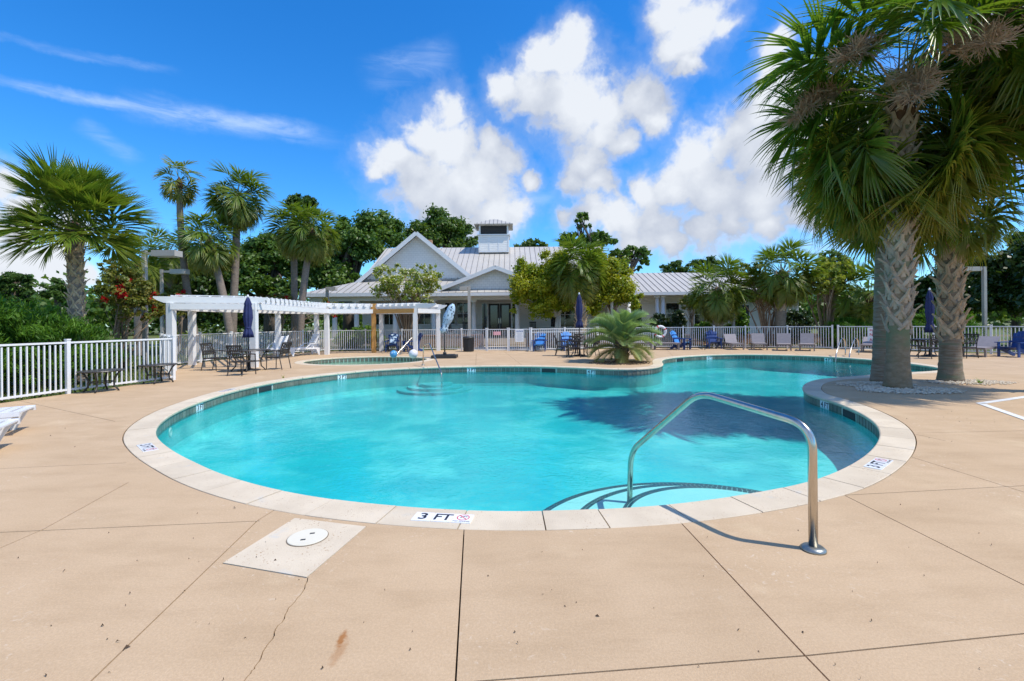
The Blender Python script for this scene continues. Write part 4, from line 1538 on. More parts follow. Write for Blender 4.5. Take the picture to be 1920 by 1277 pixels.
def round_table(label, loc, r=.6, h=.71, name='patio_table'):
    o = thing(name, label, 'table', loc, .4)
    MB().lathe([(r, h - .03), (r + .01, h - .015), (r, h)], 40).build('tabletop', M_dark, o)
    ring = [(r * .52 * math.cos(t), r * .52 * math.sin(t), h * .45) for t in np.linspace(0, 2 * math.pi, 25)]
    MB().tube(ring, .012, 6, cap=False).build('brace_ring', M_dark, o)
    for k in range(4):
        a = k * math.pi / 2
        c, s = math.cos(a), math.sin(a)
        MB().tube([(c * r * q, s * r * q, z) for q, z in ((.86, h - .03), (.72, h * .8), (.56, h * .5), (.58, h * .22), (.72, .06), (.78, 0))], .02, 8).build('leg', M_dark, o, True)
    return o


c = gp(466, 695)
round_table('dark patio table under the navy umbrella by the pergola', (c.x, c.y, 0), .66)
patio_chair('dark lattice back chair in profile left of the pergola patio table', (*gp(404, 694)[:2], 0), R(82))
patio_chair('dark lattice back chair with its back to the pool at the pergola table', (*(gp(455, 703))[:2], 0), R(178) + R(-8))
patio_chair('dark lattice back chair in profile right of the pergola patio table', (*gp(521, 692)[:2], 0), R(-98))
for px, py, lab in ((190, 737, 'low dark bistro table by the left fence nearest the white loungers'), (297, 721, 'low dark bistro table by the left fence near the corner post')):
    c = gp(px, py - 3)
    round_table(lab, (c.x, c.y, 0), .43, .51, 'bistro_table')
c = gp(1087, 667.5)
round_table('dark patio table under the navy umbrella in front of the booted palm', (c.x, c.y, 0), .6)
for (px, py, rz, lab) in ((1055, 667, 80, 'dark chair left of the central patio table'), (1075, 670, 185, 'dark chair at the central patio table with its back to the pool'), (1108, 669, -80, 'dark chair right of the central patio table'), (1090, 662, 5, 'dark chair on the far side of the central patio table')):
    c = gp(px, py)
    patio_chair(lab, (c.x, c.y, 0), R(rz))
c = gp(1744, 668)
round_table('dark patio table behind the right hand palm trunks', (c.x, c.y, 0), .6)
for (px, py, rz, lab) in ((1716, 667, 75, 'dark chair left of the table behind the palm trunks'), (1745, 672, 180, 'dark chair facing away at the table behind the palm trunks'), (1808, 671, -80, 'dark chair right of the table behind the palm trunks')):
    c = gp(px, py)
    patio_chair(lab, (c.x, c.y, 0), R(rz))


def adirondack(label, loc, rz, m, md=None, towel=False, group='blue adirondack chairs'):
    o = thing('adirondack_chair', label, 'chair', loc, rz, group)
    md = md or m
    for k in range(5):
        x = -.22 + k * .11
        topz = 1.02 - abs(k - 2) ** 2 * .022
        MB().bar((x * .8, .18, .28), (x * 1.12, .52, topz), .098, .022, 0, (0, 1, -.5)).build('back_slat', m, o)
    for k in range(5):
        MB().box((0, -.34 + k * .105, .385 - k * .026), (.54, .095, .024), M=Matrix.Rotation(-.22, 3, 'X')).build('seat_slat', m, o)
    for s in (-1, 1):
        MB().box((s * .31, -.36, .28), (.035, .12, .56)).build('leg', md, o)
        MB().bar((s * .27, -.4, .36), (s * .27, .5, .04), .035, .13).build('leg', md, o)
        MB().box((s * .34, -.07, .575), (.14, .74, .028)).build('armrest', md, o)
        MB().bar((s * .31, .24, .1), (s * .31, .28, .57), .03, .08).build('arm_support', md, o)
    MB().bar((-.34, .3, .6), (.34, .3, .6), .03, .07).bar((-.27, .4, .78), (.27, .4, .78), .02, .06).build('back_rail', md, o)
    return o


for px, py, rz, m, md, lab in ((1012, 660.5, -8, M_lblue, M_dblue, 'bright blue adirondack chair by the fence right of the gate'), (1066, 659.5, 8, M_lblue, M_dblue, 'bright blue adirondack chair behind the central patio table'),
                               (1277, 656.5, 40, M_lblue, M_dblue, 'bright blue adirondack chair turned sideways right of the feathery palm'), (1338, 655.5, -10, M_dblue, M_dblue, 'darker blue adirondack chair left of the taupe loungers'),
                               (736, 661, 6, M_dblue, M_dblue, 'navy adirondack chair holding a patterned towel'), (773, 661, -55, M_dblue, M_dblue, 'navy adirondack chair turned toward the wading pool handrail'),
                               (1903, 671, -75, M_dblue, M_dblue, 'dark blue adirondack chair at the far right beside a taupe lounger')):
    c = gp(px, py - 2)
    adirondack(lab, (c.x, c.y, 0), R(rz), m, md)
c = gp(736, 659)
tw = MB()
for i in range(5):
    for j in range(5):
        tw.v.append((-.2 + .1 * i + .012 * math.sin(j * 2), -.02 + .1 * j + .02, .42 + .13 * j + .03 * math.sin(i * 1.7 + j)))
for i in range(4):
    for j in range(4):
        tw.f.append((i * 5 + j, (i + 1) * 5 + j, (i + 1) * 5 + j + 1, i * 5 + j + 1))
        tw.m.append(0)
t = tw.build('beach_towel', mat('patterned_towel', (.55, .66, .76), .9, (.40, .55, .70), 5, alt=(.03, .08, .22), alt_at=(.5, .54), alt_scale=7), None, True, (c.x, c.y, .03))
tag(t, 'blue and white patterned towel draped over the navy adirondack chair', 'towel')
sd = t.modifiers.new('solid', 'SOLIDIFY')
sd.thickness = .012
c = gp(1305, 656)
sdt = thing('side_table', 'small dark side table between the two blue adirondack chairs on the far side', 'table', (c.x, c.y, 0))
MB().box((0, 0, .48), (.9, .45, .03)).build('tabletop', M_dark, sdt)
for sx in (-1, 1):
    for sy in (-1, 1):
        MB().box((sx * .4, sy * .18, .235), (.03, .03, .47)).build('leg', M_dark, sdt)


def chaise(label, loc, rz, back=58, m=M_sling, group='taupe sling loungers'):
    """feet toward -Y, head at +Y"""
    o = thing('sling_lounger', label, 'sun lounger', loc, rz, group)
    for s in (-1, 1):
        MB().bar((s * .33, -.95, .34), (s * .33, .95, .34), .05, .07).build('side_rail', M_taupe, o)
        for y in (-.85, .55):
            MB().box((s * .33, y, .155), (.06, .09, .31)).build('leg', M_taupe, o)
    MB().bar((-.33, -.95, .34), (.33, -.95, .34), .05, .07).bar((-.33, .95, .34), (.33, .95, .34), .05, .07).build('cross_rail', M_taupe, o)
    MB().box((0, -.36, .372), (.6, 1.1, .02)).build('seat_panel', m, o)
    a = R(back)
    dy, dz = math.cos(a), math.sin(a)
    MB().bar((0, .2, .38), (0, .2 + .6 * dy, .38 + .6 * dz), .66, .025, 0, (0, -dz, dy)).build('back_panel', m, o)
    return o


lg = [(1383, 655.5, -8, 55, 'taupe lounger with palm shade on its raised back left of the row'), (1426, 656, -22, 62, 'second taupe lounger of the far row with mottled shade'), (1470, 657.5, -30, 66, 'sunlit taupe lounger third in the far row'),
      (1513, 657.8, -33, 66, 'sunlit taupe lounger at the right end of the far row')]
for px, py, rz, bk, lab in lg:
    c = gp(px, py + .5)
    a_ = R(rz)
    ch_ = chaise(lab, (c.x - .8 * math.sin(a_), c.y + .8 * math.cos(a_), 0), a_, bk)
    ch_.scale = (.92, .92, .92)
for px, py, rz, bk, lab in ((1200, 655, 70, 4, 'flat taupe lounger behind the feathery palm fronds'), (1243, 656, 75, 4, 'flat taupe lounger just right of the feathery palm'), (1640, 660, -40, 30, 'taupe lounger half hidden behind the ringed palm trunk'), (1852, 668, -62, 42, 'taupe lounger in profile right of the palm trunks')):
    c = gp(px, py)
    chaise(lab, (c.x, c.y + .2, 0), R(rz), bk)


def resin_lounger(label, loc, rz, back, group):
    o = thing('resin_lounger', label, 'sun lounger', loc, rz, group)
    for s in (-1, 1):
        MB().bar((s * .34, -.98, .36), (s * .34, .5, .34), .05, .08).bar((s * .34, .5, .34), (s * .34, .95, .32), .05, .07).build('side_rail', M_resin, o)
        for y, w in ((-.72, .2), (.6, .16)):
            m = MB()
            m.add([(s * .34 - .02, y - w * .9, .33), (s * .34 - .02, y + w * .5, .33), (s * .34 - .02, y + w * .25, 0), (s * .34 - .02, y - w * .05, 0), (s * .34 + .02, y - w * .9, .33), (s * .34 + .02, y + w * .5, .33), (s * .34 + .02, y + w * .25, 0), (s * .34 + .02, y - w * .05, 0)],
                  [(0, 1, 2, 3), (7, 6, 5, 4), (0, 4, 5, 1), (1, 5, 6, 2), (2, 6, 7, 3), (3, 7, 4, 0)])
            m.build('leg', M_resin, o)
    for k in range(9):
        MB().box((0, -.92 + k * .135, .388 + (.0 if k else -.012)), (.64, .108, .024)).build('seat_slat', M_resin, o)
    a = R(back)
    for k in range(6):
        d = .07 + k * .125
        MB().box((0, .32 + d * math.cos(a), .39 + d * math.sin(a)), (.6 - .012 * k, .1, .024), M=Matrix.Rotation(a, 3, 'X')).build('back_slat', M_resin, o)
    for s in (-1, 1):
        MB().bar((s * .3, .32, .38), (s * .28, .32 + .82 * math.cos(a), .38 + .82 * math.sin(a)), .04, .05).build('back_rail', M_resin, o)
        MB().bar((s * .36, -.1, .36), (s * .36, .16, .56), .04, .04).bar((s * .36, .1, .57), (s * .36, .5, .6), .06, .03).build('armrest', M_resin, o) if back > 20 else None
    return o


e1 = gp(38, 811)
e2 = gp(2, 846)
for e, lab in ((e1, 'white resin lounger cut by the left edge farther from the camera'), (e2, 'white resin lounger cut by the left edge nearer the camera')):
    dirv = Vector((-.86, -.51, 0)).normalized()
    q = Vector((e.x, e.y, 0)) + dirv * .78
    resin_lounger(lab, q, math.atan2(-dirv.x, dirv.y), 6, 'flat white loungers at the left edge').scale = (.88, .88, .88)
for px, py, rz, bk, lab in ((517, 668, 64, 50, 'white resin lounger with raised back behind the right patio chair'), (570, 666, 20, 62, 'white resin lounger with raised back beside the pergola posts')):
    c = gp(px, py)
    resin_lounger(lab, Vector((c.x, c.y, 0)), R(rz - 90 + 30), bk, 'upright white loungers under the pergola')

# black slatted bin, ball and float
c = gp(879, 659)
bn = thing('trash_bin', 'black slatted trash bin against the fence left of the gate', 'trash bin', (c.x, c.y - .1, 0))
MB().lathe([(.25, .03), (.25, .74)], 24).build('liner', M_black, bn, True)
for k in range(24):
    a = 2 * math.pi * k / 24
    MB().bar((.275 * math.cos(a), .275 * math.sin(a), .02), (.29 * math.cos(a), .29 * math.sin(a), .72), .05, .02, 0, (math.cos(a), math.sin(a), 0)).build('slat', M_black, bn)
MB().lathe([(.31, .7), (.32, .74), (.3, .8), (.2, .82)], 24).build('rim', M_black, bn, True)
for px, py, r, m, lab in ((738, 671, .17, mat('blue_and_white_vinyl', (.08, .30, .60), .35, (.10, .36, .66), 3, alt=(.75, .78, .80), alt_at=(.52, .54), alt_scale=3), 'blue and white ball at the edge of the wading pool handrail'), (775, 672, .2, mat('pale_pink_vinyl', (.78, .70, .71), .4, (.74, .74, .78), 3), 'pale pinkish ball right of the blue ball by the wading pool')):
    c = gp(px, py)
    o = MB().lathe([(r * math.sin(t), r - r * math.cos(t)) for t in np.linspace(.02, math.pi - .02, 14)], 20).build('beach_ball', m, None, True, (c.x, c.y, .003))
    tag(o, lab, 'ball')

# ------------------------------------------------------------------ foliage materials
L_palm = leafmat('palm_leaf', (.065, .165, .018), (.17, .29, .035), (.48, .30, .07), .44, .27, .65)
L_palm2 = leafmat('pale_palm_leaf', (.085, .175, .022), (.20, .29, .04), (.46, .33, .08), .42, .34, .5)  # second palm leaf tone, a little paler and yellower
L_pindo = leafmat('grey_green_frond', (.20, .31, .14), (.33, .45, .21), (.42, .30, .09), .32, .42, .4)
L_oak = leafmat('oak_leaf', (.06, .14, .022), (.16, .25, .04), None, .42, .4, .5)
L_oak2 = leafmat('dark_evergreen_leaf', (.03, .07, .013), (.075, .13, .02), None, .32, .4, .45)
L_yellow = leafmat('yellow_green_leaf', (.17, .27, .016), (.50, .47, .03), None, .42, .4, .4)
L_crape = leafmat('crape_leaf', (.17, .26, .035), (.37, .38, .065), (.78, .76, .72), .45, .45, .4)
L_redcrape = leafmat('red_crape_leaf', (.15, .21, .035), (.33, .27, .06), (.60, .018, .025), .4, .45, .4)
L_junip = leafmat('juniper_spray', (.045, .135, .012), (.17, .33, .028), None, .4, .5, .3)
L_box = leafmat('boxwood_leaf', (.075, .18, .014), (.19, .32, .025), None, .38, .45, .4)
L_pine = leafmat('pine_needles', (.045, .10, .018), (.10, .17, .03), None, .28, .5, .3)
L_cam = leafmat('camellia_leaf', (.025, .055, .014), (.07, .11, .025), (.30, .12, .05), .2, .3, .5)
M_bark = mat('grey_brown_bark', (.13, .10, .075), .9, (.07, .055, .04), 9, .9, 22, stretch=(1, 1, .35))
M_paletrunk = mat('pale_smooth_bark', (.34, .25, .17), .8, (.22, .15, .10), 8, .4, 20, stretch=(1, 1, .3))
M_palmtrunk = mat('grey_palm_trunk', (.27, .215, .17), .9, (.19, .15, .12), 7, .8, 18, stretch=(1, 1, 2.2))
M_ringtrunk = mat('ringed_palm_trunk', (.21, .14, .085), .92, (.30, .25, .19), 5, .9, 14, stretch=(.8, .8, 6), alt=(.17, .19, .12), alt_at=(.5, .65), alt_scale=.8)
M_lichen = mat('lichen_palm_trunk', (.30, .225, .145), .92, (.22, .155, .09), 6, .8, 24, stretch=(1, 1, 2), alt=(.17, .19, .10), alt_at=(.46, .66), alt_scale=.9)
M_boot = mat('grey_leaf_boot', (.47, .37, .27), .85, (.36, .275, .195), 9, .6, 40, stretch=(1, 1, .5), objvar=.16)
M_bootwarm = mat('tan_leaf_boot', (.53, .40, .265), .85, (.38, .27, .17), 9, .6, 40, stretch=(1, 1, .5), objvar=.18)
M_husk = mat('brown_fibre', (.15, .085, .045), .95, (.09, .05, .03), 14, .8, 40)
M_stalk = mat('dry_flower_stalk', (.40, .28, .18), .9, (.28, .19, .12), 30)
M_petiole = mat('green_petiole', (.16, .21, .05), .5, (.22, .24, .07), 6)


def fan_frond(e0, Lp, Rb, droop, dry, seed, nseg=42):
    """costapalmate fan leaf starting at the origin along +X with elevation e0"""
    r = np.random.RandomState(seed)
    V, Q, A, W = [], [], [], []
    mats = []
    def quad(a, b, c, d, m):
        Q.append((a, b, c, d))
        mats.append(m)
    # petiole
    n = 6
    e = R(e0)
    pos = np.zeros(3)
    bend = R(18 + 26 * droop) / n * (1 if e0 > -30 else .6)
    yaw = r.uniform(-.1, .1)
    pts = [pos.copy()]
    for i in range(n):
        d = np.array([math.cos(e), yaw * i / n, math.sin(e)])
        pos = pos + d / np.linalg.norm(d) * Lp / n
        pts.append(pos.copy())
        e -= bend
    base = len(V)
    for i, p in enumerate(pts):
        w = .028 * (1 - .6 * i / n)
        for k in range(3):
            a = 2 * math.pi * k / 3 + math.pi / 2
            V.append(p + np.array([0, math.cos(a) * w, math.sin(a) * w * .5]))
            A.append(.6)
            W.append(.18 if dry < .5 else .8)
    for i in range(n):
        for k in range(3):
            quad(base + i * 3 + k, base + i * 3 + (k + 1) % 3, base + (i + 1) * 3 + (k + 1) % 3, base + (i + 1) * 3 + k, 1)
    # costa curve inside the blade
    roll = r.uniform(-.5, .5)
    s0 = np.array([0, math.cos(roll), math.sin(roll)])
    fr = []
    cp = pos.copy()
    wk = .92 if Rb > 1.3 else 1.05
    ec = e
    m = 6
    for i in range(m + 1):
        t = np.array([math.cos(ec), 0, math.sin(ec)])
        s = s0 - t * s0.dot(t)
        s /= np.linalg.norm(s)
        nn = np.cross(t, s)
        fr.append((cp.copy(), t, s, nn))
        cp = cp + t * Rb * .42 / m
        ec -= R(46 + 30 * droop) / m
    K = 6
    span = R(128)
    da = 2 * span / (nseg - 1)
    for i in range(nseg):
        a = -span + da * i
        q = 1 - abs(a) / span
        o, t, s, nn = fr[min(m, int(round(q * m)))]
        d = math.cos(a * .88) * t + math.sin(a * .88) * s + (.34 * abs(math.sin(a)) + .02) * nn
        d /= np.linalg.norm(d)
        ell = Rb * (.70 + .30 * math.cos(a * .7)) * r.uniform(.9, 1.06) - Rb * .1 * q
        side = np.cross(nn, d)
        side /= np.linalg.norm(side)
        p = o.copy()
        g = max(.13, .30 + .75 * droop) * r.uniform(.6, 1.5)
        wmax = ell * .30 * da * wk
        tipdry = np.clip(dry + r.uniform(-.25, .2), 0, 1)
        tone = np.clip(r.uniform(.1, .75) + (.2 if i % 2 else 0), 0, 1)
        b0 = len(V)
        for k in range(K + 1):
            u = k / K
            w = wmax * (u / .30 if u < .30 else max(.04, 1 - ((u - .30) / .70) ** 1.6))
            if k == 0:
                w = .004
            up = np.cross(d, side)
            fold = .42 * w
            V.extend([p + side * w + up * fold, p - up * fold * .4, p - side * w + up * fold])
            A.extend([tone, tone * .7, tone])
            W.extend([np.clip(tipdry * (.16 + .9 * u ** 2) + (.12 * (u > .9)), 0, 1)] * 3)
            p = p + d * ell / K
            d = d + np.array([0, 0, -1.0]) * g * (u ** 1.8) * .62
            d /= np.linalg.norm(d)
        for k in range(K):
            x = b0 + k * 3
            quad(x, x + 1, x + 4, x + 3, 0)
            quad(x + 1, x + 2, x + 5, x + 4, 0)
    return np.array(V), np.array(Q), np.array(A), np.array(W), mats


FR = {}
def frond_mesh(style, cls, seed):
    key = (style, cls, seed)
    if key in FR:
        return FR[key]
    e0 = {0: 78, 1: 58, 2: 38, 3: 18, 4: 0, 5: -22, 6: -48}[cls]
    dry = {0: .05, 1: .06, 2: .1, 3: .18, 4: .28, 5: .42, 6: .6}[cls]
    L, Rb, dr, m, ns = {'big': (1.45, 1.5, .52, L_palm, 54), 'mid': (.85, 1.08, .12, L_palm2, 54), 'up': (.80, 1.12, -.42, L_palm2, 56), 'sun': (.66, .98, .26, L_palm2, 40), 'dry': (.45, .78, .3, L_palm2, 30)}[style]
    if style == 'dry':
        dry = min(1, dry + .42)
    V, Q, A, W, mm = fan_frond(e0, L * (1 - .05 * cls), Rb, dr + .07 * cls, dry, seed * 31 + cls, ns)
    me = np_mesh('frond', V, Q, [m, M_petiole], A, W)
    me.polygons.foreach_set('material_index', np.array(mm, dtype=np.int32))
    me.polygons.foreach_set('use_smooth', np.ones(len(mm), dtype=bool))
    FR[key] = me
    return me


def boot_mesh(m, seed, key):
    """split leaf base: two broad straps climbing the trunk to a blunt tip that stands off it"""
    r = random.Random(seed)
    mb = MB()
    def strap(p0, p1, w0, w1, th, out):
        t = (p1 - p0).normalized()
        n = (out - t * out.dot(t)).normalized()
        s = t.cross(n)
        vs = []
        for p, w in ((p0, w0), (p1, w1)):
            vs += [p - s * w / 2 - n * th * .5, p + s * w / 2 - n * th * .5, p + s * w * .32 + n * th * .5, p - s * w * .32 + n * th * .5]
        mb.add(vs, [(3, 2, 1, 0), (4, 5, 6, 7), (0, 1, 5, 4), (1, 2, 6, 5), (2, 3, 7, 6), (3, 0, 4, 7)])
    tip = Vector((.075, r.uniform(-.03, .03), .25 + r.uniform(-.02, .02)))
    end = Vector((.19 + r.uniform(-.05, .05), tip.y * 1.8 + r.uniform(-.03, .03), .40 + r.uniform(-.07, .06)))
    for s in (-1, 1):
        w = .105 * r.uniform(.85, 1.15)
        pts = [Vector((-.075, s * .195, -.05 + r.uniform(-.03, .03))), Vector((.005, s * .11, .085)), tip]
        for i, (a, b) in enumerate(zip(pts[:-1], pts[1:])):
            strap(a, b + (b - a) * .12, w * (.8 + .2 * i), w * (1 - .12 * i), .036, Vector((1, s * (.9 - .5 * i), .25)))
    strap(tip - (end - tip) * .35, end, .105, .075 * r.uniform(.7, 1.2), .034, Vector((.7, 0, -.7)))
    # shield between the straps
    strap(Vector((-.01, 0, -.02)), tip + Vector((-.03, 0, -.03)), .15, .09, .03, Vector((1, 0, .3)))
    return mb.mesh('leaf_boot', m)


BOOTS = {k: [boot_mesh(m, q, k) for q in range(5)] for k, m in (('grey', M_boot), ('tan', M_bootwarm))}
STALK = []
def stalk_mesh():
    if STALK:
        return STALK[0]
    r = random.Random(4)
    mb = MB()
    pts = [Vector((0, 0, 0)), Vector((.7, 0, .35)), Vector((1.25, 0, .35)), Vector((1.65, 0, .1))]
    mb.tube(pts, [.016, .012, .008, .004], 4)
    for k in range(64):
        f = .42 + .575 * k / 64
        i = min(2, int(f * 3))
        p = pts[i] + (pts[i + 1] - pts[i]) * (f * 3 - i)
        d = Vector((r.uniform(.1, .8), r.uniform(-.9, .9), r.uniform(-.3, .5))).normalized()
        q = p + d * r.uniform(.12, .3)
        mb.bar(p, q, .007, .007)
        for j in range(11):
            c = p + (q - p) * r.uniform(.2, 1)
            e = (d + Vector((r.uniform(-1, 1), r.uniform(-1, 1), r.uniform(-1, .7)))).normalized() * r.uniform(.1, .22)
            mb.bar(c, c + e, .005, .005)
    STALK.append(mb.mesh('flower_stalk', M_stalk))
    return STALK[0]


def palm(label, base, top, r0, r1, style='mid', n=44, scale=1.0, boots=None, trunk=None, seed=1, lean=None, emin=-60, stalks=0, group=None, flare=1.25, rings=False, st_az=(), gap=None):
    """base, top: points on the ground and at the growing tip; boots: (kind, z0, z1, pitch, size)"""
    r = random.Random(seed)
    base, top = Vector(base), Vector(top)
    o = thing('palm_tree', label, 'palm tree', base, 0, group)
    T_ = top - base
    mid = T_ * .5 + Vector(lean or (0, 0, 0))
    def axis(t):
        return mid * 2 * t * (1 - t) + T_ * t * t
    N_ = 150 if rings else 64
    pts = [axis(k / N_) for k in range(N_ + 1)]
    rad = [(r0 + (r1 - r0) * k / N_) * (1 + (flare - 1) * max(0, 1 - k * 26 / N_ / 4.5) ** 2) * (1 + r.uniform(-.02, .02) + (.03 * math.sin(k * 2.1) if rings else 0)) for k in range(N_ + 1)]
    tb = MB().tube(pts, rad, 24)
    tb.v = [tuple(Vector(v) + Vector((r.uniform(-1, 1), r.uniform(-1, 1), 0)) * .006) for v in tb.v]
    tb.build('trunk', trunk or M_palmtrunk, o, True)
    def at_h(z):
        t = z / T_.z
        for _ in range(3):
            t -= (axis(t).z - z) / (T_.z)
        return axis(t), max(0, min(1, t))
    ga = 2.39996
    if boots:
        kind, z0, z1, pitch, size = boots
        k, z = 0, z0
        while z < z1:
            p, t = at_h(z)
            rr = r0 + (r1 - r0) * t
            a = k * ga + r.uniform(-.12, .12)
            b = put('leaf_boot', BOOTS[kind][(k * 7 + k // 5) % 5], o)
            sc = size * r.uniform(.88, 1.14)
            b.matrix_local = Matrix.Translation(p + Vector((math.cos(a), math.sin(a), 0)) * (rr * .98 - .0)) @ Matrix.Rotation(a, 4, 'Z') @ Matrix.Rotation(r.uniform(-.12, .05), 4, 'Y') @ Matrix.Diagonal((sc, sc, sc * r.uniform(.9, 1.1), 1))
            k += 1
            z += pitch
    # husk at the crown base
    tip = T_
    MB().lathe([(r1 * 1.0, -.5 * scale), (r1 * 1.2, -.25 * scale), (r1 * 1.05, 0), (r1 * .5, .15 * scale), (.03, .25 * scale)], 14, tip).build('crown_shaft', M_husk, o, True)
    for k in range(n):
        f = (k / (n - 1)) ** .85
        e = 86 - (86 - emin) * f
        cls = min(range(7), key=lambda c: abs((78, 58, 38, 18, 0, -22, -48)[c] - e))
        a = k * ga + r.uniform(-.25, .25)
        if gap and e < gap[2] and abs((math.degrees(a) - gap[0] + 180) % 360 - 180) < gap[1]:
            continue          # old leaves trimmed away here, the booted trunk shows
        fb = put('frond', frond_mesh(style, cls, k % 3), o)
        sc = scale * r.uniform(.78, 1.14)
        off = Vector((math.cos(a), math.sin(a), 0)) * r1 * .8 + Vector((0, 0, .35 - .75 * f)) * scale
        fb.matrix_local = Matrix.Translation(tip + off) @ Matrix.Rotation(a, 4, 'Z') @ Matrix.Rotation(R(r.uniform(-15, 13)), 4, 'Y') @ Matrix.Rotation(R(r.uniform(-24, 24)), 4, 'X') @ Matrix.Diagonal((sc, sc, sc, 1))
    for k, (az, el) in enumerate(st_az):
        a = R(az)
        s_ = put('flower_stalk', stalk_mesh(), o)
        sc = scale * r.uniform(1.3, 1.55)
        s_.matrix_local = Matrix.Translation(tip + Vector((0, 0, .1))) @ Matrix.Rotation(a, 4, 'Z') @ Matrix.Rotation(R(-el), 4, 'Y') @ Matrix.Diagonal((sc, sc, sc, 1))
    return o


# right hand cluster on the pool peninsula
b = gp(1683, 728)
palm('tall palm with criss-cross boots and mossy base, nearest of the right cluster', b, (b.x + .14, b.y, 6.35), .205, .225, 'big', 112, 1.05, ('grey', 1.25, 6.1, .044, .86), M_lichen, 3, st_az=((-100, -8), (-150, 2), (-178, -14), (-70, 6), (-125, -24), (-40, -2)), emin=-60, gap=(-112, 55, 34), flare=1.32)
b2 = gp(1651, 716)
palm('palm with smooth ringed brown trunk just behind the tallest booted palm', b2, (b2.x + .35, b2.y + .2, 5.55), .175, .18, 'big', 60, .88, ('grey', 3.7, 5.3, .06, .8), M_ringtrunk, 5, rings=True, emin=-60)
b3 = gp(1782, 715)
palm('shorter booted palm with yellow green fronds right of the tall one', b3, (b3.x + .12, b3.y + .1, 4.35), .215, .215, 'mid', 44, .84, ('tan', .98, 4.2, .044, .86), M_ringtrunk, 8, emin=-40, flare=1.25)
palm('palm at the right picture edge whose crown fills the top right corner', (11.9, 9.4, 0), (11.75, 9.5, 7.6), .23, .23, 'big', 84, 1.0, ('tan', 2.2, 6.6, .05, .92), M_palmtrunk, 13, st_az=((-120, 4), (-160, -4), (-95, -18), (170, 8), (-140, -20)), emin=-52)

# pale gravel round the trunks
def gravel(cx, cy, rx, ry, n, seed):
    r = np.random.RandomState(seed)
    mb = MB()
    for k in range(n):
        a, q = r.uniform(0, 6.28), math.sqrt(r.uniform(0, 1)) * r.uniform(.75, 1.05)
        x, y = cx + rx * q * math.cos(a), cy + ry * q * math.sin(a)
        if in_poly((x, y), offset_loop(outer, .08)):
            continue
        s = r.uniform(.012, .032)
        ax, ay, az = s * r.uniform(.8, 1.5), s * r.uniform(.8, 1.3), s * r.uniform(.5, .8)
        c, sn = math.cos(a * 7), math.sin(a * 7)
        z = .006 + az * .5 + (.03 * max(0, 1 - q) * r.uniform(0, 1))
        vs = [(x + ax * c, y + ax * sn, z), (x - ay * sn, y + ay * c, z), (x - ax * c, y - ax * sn, z), (x + ay * sn, y - ay * c, z), (x, y, z + az), (x, y, z - az)]
        mb.add(vs, [(0, 1, 4), (1, 2, 4), (2, 3, 4), (3, 0, 4), (1, 0, 5), (2, 1, 5), (3, 2, 5), (0, 3, 5)])
    o = mb.build('gravel', mat('pale_gravel', (.70, .60, .46), .85, (.50, .42, .32), 9))
    o['kind'] = 'stuff'
c = gp(1700, 733)
gravel(c.x + .1, c.y + .1, 1.15, .62, 1700, 1)
c = gp(1640, 722)
gravel(c.x, c.y, .9, .55, 800, 2)
c = gp(1795, 716)
gravel(c.x + .1, c.y - .15, 1.0, .5, 900, 3)

def tuft(name, label, p, n, h, seed, m, cat='plant'):
    r = random.Random(seed)
    V, Q, A = [], [], []
    for k in range(n):
        a = r.uniform(0, 6.28)
        hh = h * r.uniform(.5, 1)
        d = Vector((math.cos(a), math.sin(a), 0))
        s = Vector((-d.y, d.x, 0)) * .008
        b0 = len(V)
        for j in range(4):
            u = j / 3
            c = d * (.02 + hh * .6 * u * u) + Vector((0, 0, hh * u * (1 - .25 * u)))
            w = (1 - u * .95)
            V += [c + s * w, c - s * w]
            A += [r.random()] * 2
        for j in range(3):
            Q.append((b0 + 2 * j, b0 + 2 * j + 1, b0 + 2 * j + 3, b0 + 2 * j + 2))
    o = put(name, np_mesh(name, [tuple(v) for v in V], Q, m, A), None, p)
    tag(o, label, cat)
    return o


tuft('weed_tuft', 'green weed tuft growing in the gravel beside the shorter booted palm', gp(1838, 721), 26, .22, 2, L_box)
tuft('weed_tuft', 'tiny dry weed sprouting at the coping below the patio set', gp(531, 709), 7, .17, 3, L_crape)

# left and rear palms
b = dp(146, 604, 12.9)
palm('bushy palm with shaggy booted trunk at the left behind the juniper hedge', (b.x, 12.9, 0), (dp(140, 428, 12.9).x, 12.9, dp(140, 428, 12.9).z),   .15, .17, 'up', 60, .92, ('tan', 1.1, 3.75, .042, .56), M_palmtrunk, 21, emin=2)
def rear_palm(label, px0, px1, pyt, y, style, n, sc, r0, r1, seed, boots=None, lean=None, emin=-60, trunk=None):
    a, t = dp(px0, 604, y), dp(px1, pyt, y)
    return palm(label, (a.x, y, 0), (t.x, y, t.z), r0, r1, style, n, sc, boots, trunk, seed, lean, emin, flare=1.25)
rear_palm('tall skinny palm with a small sparse browning crown', 372, 336, 340, 25, 'dry', 20, .95, .19, .14, 31, lean=(-.5, 0, 0), emin=-45)
rear_palm('tall palm with full round crown right of the skinny one', 434, 446, 372, 26, 'sun', 50, 1.06, .21, .18, 32, emin=-55)
rear_palm('shorter leaning palm between the skinny one and the tall full one', 437, 392, 452, 25, 'sun', 46, 1.04, .21, .17, 33, lean=(.25, 0, 0), emin=-58)
rear_palm('palm with dark straight trunk left of a close pair', 552, 551, 428, 28, 'sun', 48, 1.04, .2, .17, 34, emin=-62)
rear_palm('palm with curved trunk right of a close pair', 562, 586, 436, 27, 'sun', 48, 1.04, .21, .17, 35, lean=(-.35, 0, 0), emin=-62)
rear_palm('dark low palm in the shade behind the two left light posts', 318, 316, 478, 28, 'mid', 30, .95, .24, .2, 36, emin=-50)
